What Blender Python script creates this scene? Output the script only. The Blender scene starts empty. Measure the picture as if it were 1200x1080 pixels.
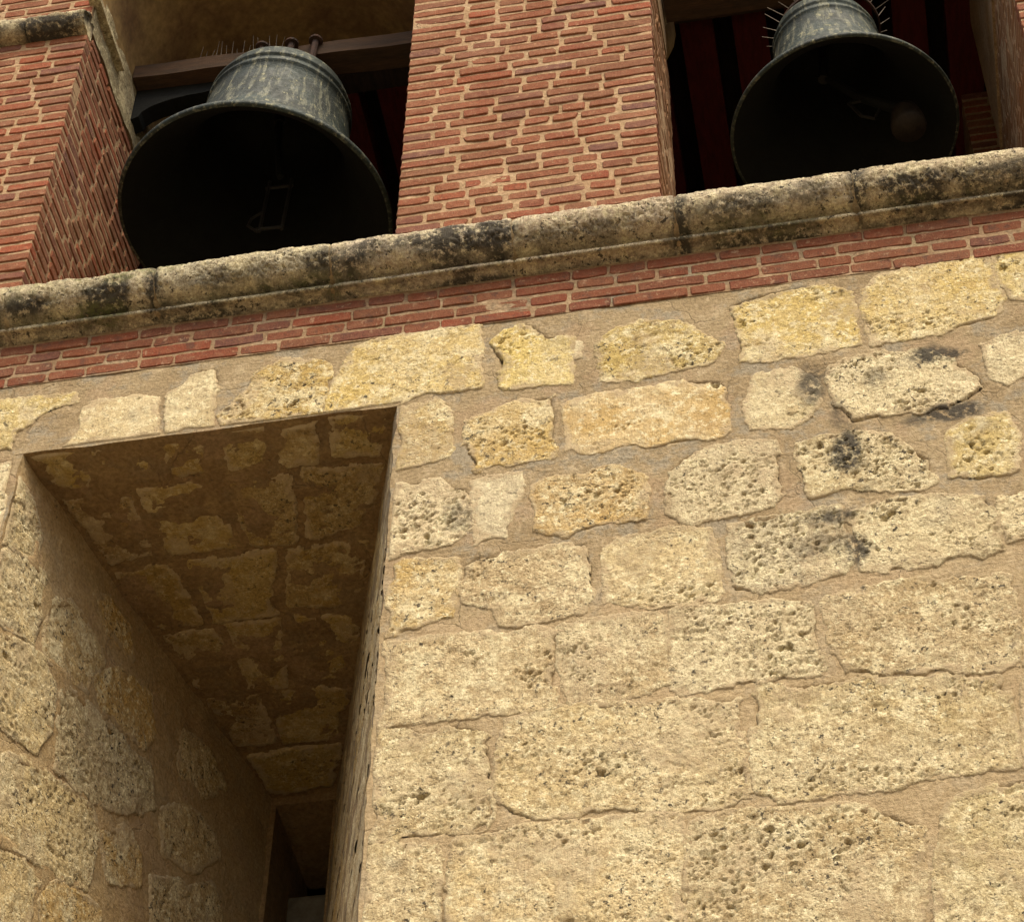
import bpy, math, random
import numpy as np
from mathutils import Matrix, Vector

random.seed(7)
scene = bpy.context.scene
COL = scene.collection

# ------------------------------------------------------------------ camera
cam_data = bpy.data.cameras.new('camera')
cam = bpy.data.objects.new('camera', cam_data)
COL.objects.link(cam)
R_ = Vector((0.983695, 0.179271, 0.014318))
U_ = Vector((0.123828, -0.732896, 0.668977))
F_ = Vector((-0.130422, 0.656297, 0.743145))
m = Matrix.Identity(4)
for i in range(3):
    m[i][0] = R_[i]; m[i][1] = U_[i]; m[i][2] = -F_[i]
m[0][3], m[1][3], m[2][3] = 0.0, -6.5, 1.6
cam.matrix_world = m
cam_data.sensor_fit = 'HORIZONTAL'
cam_data.sensor_width = 36.0
cam_data.lens = 36.0 * 2866.95 / 1200.0
cam_data.clip_end = 2000
scene.camera = cam

# ------------------------------------------------------------------ sky, sun, exposure
SUN_EL, SUN_AZ = math.radians(55), math.radians(158)      # azimuth from +Y, clockwise: behind the viewer, a little to the right
world = bpy.data.worlds.new('World')
scene.world = world
world.use_nodes = True
nt = world.node_tree
nt.nodes.clear()
wo = nt.nodes.new('ShaderNodeOutputWorld')
bg = nt.nodes.new('ShaderNodeBackground')
sky = nt.nodes.new('ShaderNodeTexSky')
sky.sky_type = 'NISHITA'
sky.sun_disc = False
sky.sun_elevation = SUN_EL
sky.sun_rotation = SUN_AZ
sky.air_density = 1.0
sky.dust_density = 5.0
sky.ozone_density = 0.6
bg.inputs['Strength'].default_value = 0.12
nt.links.new(sky.outputs[0], bg.inputs['Color'])
nt.links.new(bg.outputs[0], wo.inputs['Surface'])

sun_data = bpy.data.lights.new('sun', 'SUN')
sun_data.energy = 1.5
sun_data.angle = math.radians(28)
sun_data.color = (1.0, 0.89, 0.67)
sun = bpy.data.objects.new('sun', sun_data)
COL.objects.link(sun)
sd = Vector((math.sin(SUN_AZ) * math.cos(SUN_EL), math.cos(SUN_AZ) * math.cos(SUN_EL), math.sin(SUN_EL)))
sun.rotation_euler = sd.to_track_quat('Z', 'Y').to_euler()
sun.location = (-6, -14, 22)

scene.view_settings.view_transform = 'Standard'
scene.view_settings.look = 'None'
scene.view_settings.exposure = 1.05
scene.view_settings.gamma = 1.0
scene.view_settings.use_curve_mapping = False

# ------------------------------------------------------------------ stone outlines on the wall, the left jamb and the head (metres)
WALL_STONES = [
 [(-3.603,9.771), (-3.445,9.769), (-3.257,9.767), (-3.241,9.712), (-3.385,9.643), (-3.486,9.549), (-3.494,9.439), (-3.545,9.443), (-3.699,9.444), (-3.760,9.767)],
 [(-3.200,9.647), (-3.147,9.682), (-2.978,9.689), (-2.873,9.657), (-2.842,9.438), (-2.978,9.409), (-3.117,9.402), (-3.252,9.411), (-3.184,9.514)],
 [(-2.821,9.670), (-2.752,9.731), (-2.699,9.807), (-2.621,9.803), (-2.593,9.717), (-2.621,9.631), (-2.600,9.436), (-2.678,9.423), (-2.790,9.417)],
 [(-2.560,9.478), (-2.450,9.631), (-2.423,9.740), (-2.314,9.806), (-2.120,9.766), (-2.091,9.674), (-2.136,9.430), (-2.340,9.414), (-2.527,9.417)],
 [(-1.994,9.816), (-1.898,9.861), (-1.629,9.864), (-1.451,9.851), (-1.441,9.466), (-1.716,9.442), (-1.873,9.423), (-2.107,9.441), (-2.077,9.592)],
 [(-1.407,9.737), (-1.338,9.804), (-1.218,9.820), (-1.147,9.724), (-1.044,9.685), (-1.056,9.411), (-1.204,9.419), (-1.342,9.424), (-1.360,9.607)],
 [(-1.044,9.674), (-1.007,9.655), (-1.008,9.558), (-1.044,9.554)],
 [(-0.934,9.622), (-0.867,9.706), (-0.753,9.746), (-0.567,9.713), (-0.516,9.633), (-0.413,9.516), (-0.461,9.425), (-0.575,9.404), (-0.776,9.367), (-0.905,9.387), (-0.925,9.480)],
 [(-0.375,9.771), (-0.213,9.818), (-0.070,9.834), (0.042,9.822), (0.143,9.747), (0.146,9.418), (-0.053,9.381), (-0.338,9.395), (-0.344,9.603)],
 [(0.202,9.758), (0.284,9.834), (0.489,9.872), (0.717,9.863), (0.735,9.753), (0.749,9.589), (0.714,9.461), (0.466,9.413), (0.207,9.400), (0.193,9.587)],
 [(0.752,9.855), (0.887,9.878), (1.099,9.873), (1.065,9.544), (0.841,9.552), (0.793,9.579), (0.766,9.723)],
 [(-1.799,9.409), (-1.611,9.394), (-1.557,9.312), (-1.562,9.036), (-1.724,8.993), (-1.802,8.976)],
 [(-1.479,9.243), (-1.379,9.273), (-1.264,9.315), (-1.128,9.327), (-1.113,9.211), (-1.120,8.954), (-1.274,8.947), (-1.435,8.930), (-1.489,9.075)],
 [(-1.078,9.257), (-0.949,9.292), (-0.700,9.297), (-0.582,9.312), (-0.425,9.286), (-0.399,9.110), (-0.418,8.946), (-0.665,8.941), (-0.786,8.954), (-0.953,8.949), (-1.061,8.995)],
 [(-0.270,9.293), (-0.122,9.302), (-0.042,9.210), (-0.042,9.077), (-0.082,9.012), (-0.158,8.954), (-0.313,8.973), (-0.329,9.117), (-0.299,9.223)],
 [(0.011,9.275), (0.088,9.314), (0.235,9.333), (0.404,9.321), (0.517,9.227), (0.599,9.120), (0.622,9.041), (0.545,8.984), (0.446,8.946), (0.268,8.944), (0.078,8.934), (0.028,9.064)],
 [(0.645,9.299), (0.722,9.337), (0.813,9.352), (1.122,9.364), (1.092,9.074), (0.778,9.100), (0.691,9.028), (0.651,9.109)],
 [(-1.808,8.900), (-1.713,8.898), (-1.571,8.898), (-1.541,8.842), (-1.474,8.825), (-1.449,8.670), (-1.457,8.588), (-1.534,8.519), (-1.660,8.512), (-1.799,8.478)],
 [(-1.440,8.849), (-1.385,8.875), (-1.262,8.868), (-1.254,8.765), (-1.288,8.691), (-1.319,8.516), (-1.421,8.500), (-1.435,8.648)],
 [(-1.185,8.803), (-1.106,8.824), (-0.989,8.812), (-0.968,8.839), (-0.875,8.847), (-0.763,8.776), (-0.748,8.694), (-0.762,8.530), (-0.890,8.523), (-1.082,8.484), (-1.184,8.541), (-1.195,8.690)],
 [(-0.600,8.847), (-0.530,8.885), (-0.369,8.891), (-0.234,8.876), (-0.218,8.711), (-0.224,8.526), (-0.392,8.484), (-0.591,8.471), (-0.662,8.546), (-0.661,8.778)],
 [(-0.149,8.834), (-0.055,8.868), (0.011,8.855), (0.080,8.873), (0.220,8.831), (0.289,8.732), (0.358,8.670), (0.357,8.509), (0.179,8.517), (0.010,8.571), (-0.115,8.536), (-0.139,8.648)],
 [(0.448,8.818), (0.519,8.860), (0.669,8.867), (0.699,8.720), (0.686,8.536), (0.535,8.515), (0.432,8.543)],
 [(0.773,8.877), (1.043,8.876), (1.019,8.532), (0.730,8.528)],
 [(-1.808,8.441), (-1.668,8.446), (-1.510,8.419), (-1.494,8.341), (-1.507,8.217), (-1.521,8.128), (-1.619,8.099), (-1.717,8.056), (-1.806,8.061)],
 [(-1.475,8.385), (-1.429,8.424), (-1.284,8.414), (-1.106,8.431), (-0.992,8.426), (-0.967,8.280), (-0.975,8.130), (-1.008,8.059), (-1.171,8.040), (-1.321,8.038), (-1.356,8.147), (-1.470,8.188)],
 [(-0.922,8.400), (-0.825,8.430), (-0.648,8.447), (-0.517,8.415), (-0.498,8.327), (-0.485,8.063), (-0.512,8.041), (-0.631,8.038), (-0.759,8.041), (-0.920,8.089)],
 [(-0.435,8.424), (-0.309,8.436), (-0.131,8.452), (-0.012,8.469), (0.008,8.319), (0.010,8.162), (-0.030,8.109), (-0.150,8.075), (-0.310,8.052), (-0.443,8.074)],
 [(0.029,8.410), (0.150,8.459), (0.344,8.453), (0.532,8.415), (0.567,8.343), (0.559,8.132), (0.484,8.113), (0.384,8.143), (0.304,8.098), (0.114,8.085), (0.053,8.109), (0.057,8.264)],
 [(0.595,8.404), (0.684,8.426), (0.969,8.422), (0.948,8.192), (0.651,8.189), (0.596,8.175), (0.584,8.279)],
 [(-1.810,8.008), (-1.605,8.007), (-1.385,8.003), (-1.170,7.996), (-1.109,7.959), (-1.115,7.769), (-1.124,7.601), (-1.272,7.598), (-1.503,7.603), (-1.630,7.610), (-1.809,7.594)],
 [(-1.099,7.984), (-0.953,8.005), (-0.738,8.002), (-0.697,7.960), (-0.693,7.819), (-0.695,7.650), (-0.905,7.585), (-1.043,7.589), (-1.074,7.707), (-1.093,7.882)],
 [(-0.667,8.004), (-0.631,8.016), (-0.418,8.008), (-0.168,7.962), (-0.142,7.927), (-0.153,7.748), (-0.133,7.647), (-0.149,7.608), (-0.339,7.608), (-0.545,7.606), (-0.647,7.592), (-0.680,7.626)],
 [(-0.104,7.974), (0.024,7.997), (0.170,8.018), (0.379,8.018), (0.560,7.979), (0.566,7.847), (0.559,7.707), (0.531,7.545), (0.441,7.538), (0.265,7.569), (0.124,7.574), (-0.034,7.599), (-0.087,7.695), (-0.105,7.843)],
 [(0.629,7.990), (0.900,7.997), (0.855,7.536), (0.569,7.539)],
 [(-1.811,7.578), (-1.658,7.580), (-1.602,7.531), (-1.501,7.558), (-1.390,7.529), (-1.357,7.438), (-1.339,7.335), (-1.352,7.242), (-1.350,7.118), (-1.379,7.068), (-1.527,7.050), (-1.655,7.063), (-1.823,7.063)],
 [(-1.296,7.556), (-1.149,7.580), (-0.974,7.575), (-0.757,7.551), (-0.649,7.551), (-0.454,7.518), (-0.448,7.308), (-0.442,7.190), (-0.443,7.075), (-0.562,7.049), (-0.727,7.064), (-0.874,7.092), (-1.042,7.080), (-1.189,7.073), (-1.274,7.119), (-1.324,7.223), (-1.312,7.388)],
 [(-0.365,7.579), (-0.238,7.559), (-0.046,7.567), (0.141,7.535), (0.350,7.523), (0.459,7.494), (0.482,7.422), (0.484,7.283), (0.488,7.228), (0.469,7.096), (0.296,7.086), (0.154,7.079), (0.050,7.048), (-0.111,7.063), (-0.234,7.046), (-0.337,7.034), (-0.406,7.108), (-0.403,7.301), (-0.392,7.480)],
 [(0.560,7.479), (0.848,7.496), (0.807,7.071), (0.508,7.083)],
 [(-1.832,7.022), (-1.674,7.028), (-1.537,6.999), (-1.510,6.850), (-1.492,6.679), (-1.476,6.400), (-1.839,6.408), (-1.837,6.721)],
 [(-1.462,7.015), (-1.336,7.048), (-1.189,7.043), (-0.876,7.039), (-0.689,7.029), (-0.683,6.975), (-0.676,6.845), (-0.683,6.579), (-0.686,6.342), (-1.447,6.380), (-1.463,6.675), (-1.469,6.856)],
 [(-0.635,6.984), (-0.523,7.014), (-0.319,7.005), (-0.117,6.992), (0.038,6.931), (0.131,6.867), (0.112,6.743), (0.081,6.486), (0.056,6.256), (-0.658,6.306), (-0.663,6.577), (-0.653,6.842)],
 [(0.240,6.955), (0.333,6.994), (0.488,7.025), (0.773,7.038), (0.675,6.281), (0.380,6.251), (0.142,6.262), (0.151,6.477), (0.156,6.663), (0.192,6.808)],
 [(-3.647,9.369), (-3.469,9.363), (-3.446,9.315), (-3.428,8.830), (-3.545,8.825)],
]
JAMB_STONES = [
 [(0.136,8.437), (0.284,8.511), (0.453,8.578), (0.544,8.537), (0.563,8.315), (0.504,8.150), (0.377,8.078), (0.261,8.063), (0.172,8.034), (0.052,8.390)],
 [(-0.000,8.846), (0.156,8.905), (0.319,8.957), (0.347,8.754), (0.326,8.597), (0.111,8.515), (0.038,8.569)],
 [(-0.021,9.249), (0.141,9.219), (0.233,9.135), (0.220,8.971), (0.020,8.891)],
 [(0.610,8.511), (0.673,8.589), (1.057,8.668), (1.344,8.714), (1.407,8.567), (1.287,8.426), (0.935,8.230), (0.677,8.177)],
 [(0.355,7.961), (0.474,8.031), (0.790,8.134), (0.971,8.180), (1.045,8.104), (1.010,7.829), (0.826,7.741), (0.634,7.701), (0.410,7.620), (0.236,7.566), (0.217,7.806)],
 [(0.426,7.570), (0.581,7.636), (0.699,7.622), (0.681,7.451), (0.683,7.322), (0.553,7.192), (0.283,7.080), (0.221,7.431)],
 [(0.410,8.852), (0.549,9.001), (0.769,9.004), (0.858,8.934), (0.774,8.775), (0.769,8.691), (0.454,8.618)],
 [(0.832,8.785), (1.004,9.000), (1.253,9.059), (1.321,8.926), (1.260,8.790), (0.921,8.716)],
 [(0.718,9.177), (0.819,9.291), (0.992,9.273), (1.058,9.151), (0.833,9.130)],
 [(0.747,7.598), (0.844,7.682), (1.014,7.741), (1.139,7.779), (1.197,7.556), (0.822,7.298)],
 [(1.069,8.123), (1.286,8.316), (1.394,8.259), (1.387,8.115), (1.175,7.986)],
 [(1.497,8.590), (1.739,8.778), (1.913,8.797), (2.003,8.745), (1.807,8.496), (1.566,8.416)],
 [(1.518,8.202), (2.008,8.537), (2.152,8.353), (1.593,7.917)],
 [(1.574,9.105), (1.812,9.196), (1.979,9.120), (1.790,8.919), (1.596,8.917)],
]

# ------------------------------------------------------------------ noise (numpy)
def _hash(ix, iz, seed):
    h = (ix.astype(np.int64) * 374761393 + iz.astype(np.int64) * 668265263 + seed * 2147483647) & 0xFFFFFFFF
    h = ((h ^ (h >> 13)) * 1274126177) & 0xFFFFFFFF
    h = (h ^ (h >> 16)) & 0xFFFFFFFF
    return h.astype(np.float64) / 4294967295.0

def vnoise(x, z, seed=0):
    ix = np.floor(x); iz = np.floor(z)
    fx = x - ix; fz = z - iz
    fx = fx * fx * fx * (fx * (fx * 6 - 15) + 10); fz = fz * fz * fz * (fz * (fz * 6 - 15) + 10)
    a = _hash(ix, iz, seed); b = _hash(ix + 1, iz, seed)
    c = _hash(ix, iz + 1, seed); d = _hash(ix + 1, iz + 1, seed)
    return (a + (b - a) * fx) * (1 - fz) + (c + (d - c) * fx) * fz - 0.5

def fbm(x, z, freq, octv=4, seed=0, gain=0.5):
    t = np.zeros_like(x); a = 1.0
    for o in range(octv):
        # rotate each octave a little so the lattice does not show
        c, s = math.cos(0.7 * o + 0.3), math.sin(0.7 * o + 0.3)
        t += a * vnoise((x * c - z * s) * freq + 17.3 * o, (x * s + z * c) * freq + 9.1 * o, seed + o)
        a *= gain; freq *= 2.03
    return t

def worley(x, z, freq, seed=0):
    X = x * freq; Z = z * freq
    ix = np.floor(X); iz = np.floor(Z)
    best = np.full_like(x, 9.0); rid = np.zeros_like(x)
    for dx in (-1, 0, 1):
        for dz in (-1, 0, 1):
            cx = ix + dx; cz = iz + dz
            px = cx + _hash(cx, cz, seed); pz = cz + _hash(cx, cz, seed + 77)
            d = np.hypot(X - px, Z - pz)
            k = d < best
            best = np.where(k, d, best); rid = np.where(k, _hash(cx, cz, seed + 133), rid)
    return best, rid

def sstep(a, b, x):
    t = np.clip((x - a) / (b - a), 0, 1)
    return t * t * (3 - 2 * t)

# ------------------------------------------------------------------ object helpers
def link(o, parent=None):
    COL.objects.link(o)
    if parent is not None:
        o.parent = parent
    return o

def mesh_obj(name, verts, faces, mat, parent=None, smooth=False, attrs=None, color=None):
    me = bpy.data.meshes.new(name)
    verts = np.asarray(verts, dtype=np.float64)
    if isinstance(faces, np.ndarray) and faces.ndim == 2:
        n, k = faces.shape
        me.vertices.add(len(verts)); me.vertices.foreach_set('co', verts.astype(np.float32).ravel())
        me.loops.add(n * k); me.loops.foreach_set('vertex_index', faces.astype(np.int32).ravel())
        me.polygons.add(n)
        me.polygons.foreach_set('loop_start', np.arange(0, n * k, k, dtype=np.int32))
        me.polygons.foreach_set('loop_total', np.full(n, k, dtype=np.int32))
        me.update(calc_edges=True)
    else:
        me.from_pydata([tuple(v) for v in verts], [], [tuple(f) for f in faces])
        me.update()
    if attrs:
        for an, av in attrs.items():
            a = me.attributes.new(an, 'FLOAT', 'POINT')
            a.data.foreach_set('value', np.asarray(av, dtype=np.float32))
    if smooth:
        me.polygons.foreach_set('use_smooth', np.ones(len(me.polygons), dtype=bool))
    me.materials.append(mat)
    o = bpy.data.objects.new(name, me)
    if color is not None:
        o.color = color if len(color) == 4 else (*color, 0.5)
    return link(o, parent)

def thing(name, label, cat, loc=(0, 0, 0), group=None):
    o = bpy.data.objects.new(name, None)
    o.empty_display_size = 0.2
    o.location = loc
    link(o)
    o['label'] = label; o['category'] = cat
    if group: o['group'] = group
    return o

class MB:
    """collects simple solids into one mesh"""
    def __init__(self): self.v = []; self.f = []
    def add(self, v, f):
        n = len(self.v); self.v += [tuple(p) for p in v]; self.f += [tuple(i + n for i in q) for q in f]; return self
    def box(self, x0, x1, y0, y1, z0, z1):
        v = [(x, y, z) for z in (z0, z1) for y in (y0, y1) for x in (x0, x1)]
        return self.add(v, [(0, 2, 3, 1), (4, 5, 7, 6), (0, 1, 5, 4), (2, 6, 7, 3), (0, 4, 6, 2), (1, 3, 7, 5)])
    def tube(self, pts, r, n=8):
        pts = [Vector(p) for p in pts]; rs = r if isinstance(r, (list, tuple)) else [r] * len(pts)
        V = []; 
        for i, p in enumerate(pts):
            t = (pts[min(i + 1, len(pts) - 1)] - pts[max(i - 1, 0)]).normalized()
            a = t.cross(Vector((0.31, 0.9, 0.2))).normalized(); b = t.cross(a)
            V += [p + (a * math.cos(2 * math.pi * k / n) + b * math.sin(2 * math.pi * k / n)) * rs[i] for k in range(n)]
        f = []
        for i in range(len(pts) - 1):
            for k in range(n):
                f.append((i * n + k, i * n + (k + 1) % n, (i + 1) * n + (k + 1) % n, (i + 1) * n + k))
        f.append(tuple(range(n))[::-1]); f.append(tuple((len(pts) - 1) * n + k for k in range(n)))
        return self.add(V, f)
    def lathe(self, prof, c, n=64):
        V = []; f = []
        for r, z in prof:
            V += [(c[0] + r * math.cos(2 * math.pi * k / n), c[1] + r * math.sin(2 * math.pi * k / n), c[2] + z) for k in range(n)]
        for i in range(len(prof) - 1):
            for k in range(n):
                f.append((i * n + k, i * n + (k + 1) % n, (i + 1) * n + (k + 1) % n, (i + 1) * n + k))
        return self.add(V, f)
    def build(self, name, mat, parent=None, smooth=False, color=None):
        return mesh_obj(name, self.v, self.f, mat, parent, smooth, None, color)

# ------------------------------------------------------------------ materials
class NT:
    def __init__(self, name):
        self.mat = bpy.data.materials.new(name); self.mat.use_nodes = True
        self.t = self.mat.node_tree; self.t.nodes.clear()
        self.out = self.n('ShaderNodeOutputMaterial'); self.b = self.n('ShaderNodeBsdfPrincipled')
        self.l(self.b.outputs[0], self.out.inputs['Surface'])
        self.tc = self.n('ShaderNodeTexCoord').outputs['Object']
    def n(self, k): return self.t.nodes.new(k)
    def l(self, a, b): self.t.links.new(a, b)
    def put(self, sock, v):
        if hasattr(v, 'is_output'): self.l(v, sock)
        else: sock.default_value = (*v, 1.0) if isinstance(v, tuple) and len(v) == 3 and sock.type == 'RGBA' else v
    def noise(self, scale, detail=4, rough=0.55, vec=None, dist=0.0):
        n = self.n('ShaderNodeTexNoise'); n.inputs['Scale'].default_value = scale
        n.inputs['Detail'].default_value = detail; n.inputs['Roughness'].default_value = rough
        n.inputs['Distortion'].default_value = dist
        self.l(vec or self.tc, n.inputs['Vector']); return n.outputs['Fac']
    def voro(self, scale, vec=None, feature='F1', rand=1.0):
        n = self.n('ShaderNodeTexVoronoi'); n.feature = feature; n.inputs['Scale'].default_value = scale
        n.inputs['Randomness'].default_value = rand
        self.l(vec or self.tc, n.inputs['Vector']); return n.outputs['Distance']
    def ramp(self, fac, lo, hi, a=0.0, b=1.0):
        n = self.n('ShaderNodeMapRange'); n.interpolation_type = 'SMOOTHSTEP'
        self.put(n.inputs['Value'], fac)
        for k, v in (('From Min', lo), ('From Max', hi), ('To Min', a), ('To Max', b)): n.inputs[k].default_value = v
        return n.outputs[0]
    def math(self, op, a, b=0.5):
        n = self.n('ShaderNodeMath'); n.operation = op; self.put(n.inputs[0], a); self.put(n.inputs[1], b); return n.outputs[0]
    def mix(self, fac, a, b, mode='MIX'):
        n = self.n('ShaderNodeMix'); n.data_type = 'RGBA'; n.blend_type = mode
        self.put(n.inputs[0], fac); self.put(n.inputs[6], a); self.put(n.inputs[7], b); return n.outputs[2]
    def attr(self, name):
        n = self.n('ShaderNodeAttribute'); n.attribute_name = name; return n.outputs['Fac']
    def scalevec(self, s):
        n = self.n('ShaderNodeMapping'); self.l(self.tc, n.inputs['Vector']); n.inputs['Scale'].default_value = s; return n.outputs[0]
    def finish(self, col, rough=0.9, height=None, dist=0.004, strength=1.0, metal=0.0, spec=0.25):
        self.put(self.b.inputs['Base Color'], col); self.put(self.b.inputs['Roughness'], rough)
        self.b.inputs['Metallic'].default_value = metal; self.b.inputs['Specular IOR Level'].default_value = spec
        if height is not None:
            bp = self.n('ShaderNodeBump'); bp.inputs['Strength'].default_value = strength; bp.inputs['Distance'].default_value = dist
            self.l(height, bp.inputs['Height']); self.l(bp.outputs[0], self.b.inputs['Normal'])
        return self.mat

def make_stone(name='coral_limestone', streak=False, skin=1.0):
    t = NT(name)
    info = t.n('ShaderNodeObjectInfo')
    tint = info.outputs['Color']; por = info.outputs['Alpha']; rnd = info.outputs['Random']
    # every block gets its own piece of the pattern
    off = t.n('ShaderNodeVectorMath'); off.operation = 'MULTIPLY_ADD'
    cmb = t.n('ShaderNodeCombineXYZ'); t.l(t.math('MULTIPLY', rnd, 31.0), cmb.inputs[0]); t.l(t.math('MULTIPLY', rnd, -17.0), cmb.inputs[1]); t.l(t.math('MULTIPLY', rnd, 23.0), cmb.inputs[2])
    t.l(t.tc, off.inputs[0]); off.inputs[1].default_value = (1, 1, 1); t.l(cmb.outputs[0], off.inputs[2])
    P = off.outputs[0]
    N = lambda s, d=5, r=0.6: t.noise(s, d, r, P)
    big = N(2.6); med = N(9, 6, 0.65); fine = N(75, 6, 0.72); grain = N(240, 3, 0.6)
    c = t.mix(t.ramp(big, 0.35, 0.66), tint, t.mix(0.55 * skin, tint, (0.60, 0.52, 0.34)))
    c = t.mix(t.ramp(med, 0.50, 0.70, 0, 0.55), c, t.mix(0.55, tint, (0.30, 0.19, 0.085)))            # brownish patches
    c = t.mix(t.ramp(N(6.0, 6, 0.7), 0.50, 0.62, 0, 0.80 * skin), c, (0.66, 0.58, 0.36))                       # pale worn skin
    c = t.mix(t.ramp(N(30, 6, 0.74), 0.52, 0.60, 0, 0.80 * skin), c, (0.71, 0.63, 0.40))                       # whitish specks
    c = t.mix(t.math('MULTIPLY', t.ramp(N(21, 6, 0.75), 0.53, 0.63), t.math('ADD', 0.3, por)), c, t.mix(0.35, tint, (0.21, 0.135, 0.062)))
    c = t.mix(t.ramp(N(3.4, 4, 0.6), 0.60, 0.74, 0, 0.5), c, (0.36, 0.315, 0.215))                       # greyish weathering
    k = t.math('MINIMUM', t.math('ADD', 0.55, por), 1.0)
    v = t.math('ADD', t.math('MULTIPLY', t.ramp(fine, 0.28, 0.72), 0.75), t.math('MULTIPLY', t.ramp(grain, 0.2, 0.8), 0.4))
    c = t.mix(k, c, t.mix(1.0, c, t.mix(v, (0.36, 0.30, 0.22), (1.22, 1.22, 1.20)), 'MULTIPLY'))
    # black lichen flecks gathered in patches
    patch = t.math('MULTIPLY', t.ramp(N(4.3, 3, 0.6), 0.38, 0.58), t.math('ADD', 0.18, por))
    fleck = t.ramp(N(40, 6, 0.74), 0.572, 0.615)
    c = t.mix(t.math('MINIMUM', t.math('MULTIPLY', t.math('MULTIPLY', patch, fleck), 1.9), 0.93), c, (0.040, 0.031, 0.020))
    c = t.mix(t.math('MULTIPLY', t.attr('smear'), t.ramp(N(34, 5, 0.7), 0.34, 0.54, 0.25, 0.92)), c, t.mix(t.ramp(big, 0.4, 0.6), (0.345, 0.262, 0.145), (0.40, 0.305, 0.175)))   # lime mortar smeared over the face
    st = t.attr('stain_shade')
    stn = t.math('MULTIPLY', st, t.ramp(t.noise(26, 6, 0.74), 0.36, 0.52))
    c = t.mix(t.math('MINIMUM', stn, 0.93), c, (0.035, 0.030, 0.022))
    gr = t.attr('moss')
    c = t.mix(t.math('MULTIPLY', gr, t.ramp(t.noise(30, 5, 0.7), 0.35, 0.62)), c, (0.16, 0.17, 0.055))
    pits = t.ramp(t.voro(58, P), 0.05, 0.42)
    pmask = t.math('MULTIPLY', t.ramp(N(7, 3, 0.6), 0.38, 0.60), k)
    h = t.math('ADD', t.math('MULTIPLY', t.math('MULTIPLY', fine, k), 0.9), t.math('MULTIPLY', t.math('MULTIPLY', pits, pmask), 0.45))
    h = t.math('ADD', h, t.math('MULTIPLY', grain, 0.25))
    sv = t.scalevec((95, 5, 5) if streak else (48, 3, 3))                # tool marks running down the face
    tool = t.noise(1.0, 3, 0.6, sv)
    if streak: h = t.math('ADD', h, t.math('MULTIPLY', tool, 1.1))
    else: h = t.math('ADD', h, t.math('MULTIPLY', tool, t.ramp(rnd, 0.45, 0.75, 0.0, 0.7)))
    return t.finish(c, 0.93, h, 0.011 if streak else 0.009, 1.0)

def make_mortar(name, base, dark, light, grey=(0.26, 0.205, 0.125)):
    t = NT(name)
    big = t.noise(1.7, 5, 0.6); med = t.noise(9, 6, 0.65); fine = t.noise(60, 5, 0.65); grain = t.noise(320, 2, 0.5)
    c = t.mix(t.ramp(big, 0.32, 0.68), base, dark)
    c = t.mix(t.ramp(med, 0.48, 0.70, 0, 0.8), c, light)
    c = t.mix(t.ramp(t.noise(5.0, 6, 0.7), 0.49, 0.60, 0, 0.85), c, grey)
    c = t.mix(t.ramp(t.noise(3.3, 4, 0.6), 0.54, 0.60, 0, 0.55), c, t.mix(0.5, base, (0.37, 0.245, 0.145)))
    c = t.mix(t.math('MULTIPLY', t.attr('pale'), 0.55), c, (0.43, 0.325, 0.180))
    c = t.mix(t.ramp(t.noise(19, 6, 0.72), 0.56, 0.66, 0, 0.6), c, light)
    c = t.mix(1.0, c, t.mix(t.ramp(fine, 0.25, 0.75), (0.66, 0.63, 0.58), (1.15, 1.15, 1.14)), 'MULTIPLY')
    c = t.mix(1.0, c, t.mix(t.ramp(grain, 0.2, 0.8), (0.84, 0.84, 0.84), (1.08, 1.08, 1.08)), 'MULTIPLY')
    c = t.mix(t.math('MULTIPLY', t.ramp(t.noise(31, 5, 0.7), 0.63, 0.68), 0.6), c, (0.06, 0.045, 0.03))
    c = t.mix(t.math('MINIMUM', t.math('MULTIPLY', t.attr('stain_shade'), t.ramp(t.noise(26, 6, 0.74), 0.36, 0.52)), 0.9), c, (0.035, 0.030, 0.022))
    wv = t.n('ShaderNodeVectorMath'); wv.operation = 'ADD'
    nz = t.n('ShaderNodeTexNoise'); nz.inputs['Scale'].default_value = 6.0; nz.inputs['Detail'].default_value = 4; t.l(t.tc, nz.inputs['Vector'])
    sc = t.n('ShaderNodeVectorMath'); sc.operation = 'SCALE'; t.l(nz.outputs['Color'], sc.inputs[0]); sc.inputs[3].default_value = 0.22
    t.l(t.tc, wv.inputs[0]); t.l(sc.outputs[0], wv.inputs[1])
    crack = t.math('MULTIPLY', t.ramp(t.voro(2.3, wv.outputs[0], 'DISTANCE_TO_EDGE'), 0.0, 0.012, 1.0, 0.0), t.ramp(t.noise(2.1, 3, 0.5), 0.46, 0.56))
    c = t.mix(t.math('MULTIPLY', crack, 0.3), c, (0.10, 0.07, 0.04))
    trowel = t.noise(1.0, 4, 0.6, t.scalevec((3.5, 14, 16)))
    h = t.math('ADD', fine, t.math('MULTIPLY', grain, 0.35))
    h = t.math('ADD', h, t.math('MULTIPLY', trowel, 1.4))
    h = t.math('SUBTRACT', h, t.math('MULTIPLY', crack, 0.4))
    return t.finish(c, 0.95, h, 0.009, 0.9)

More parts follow.
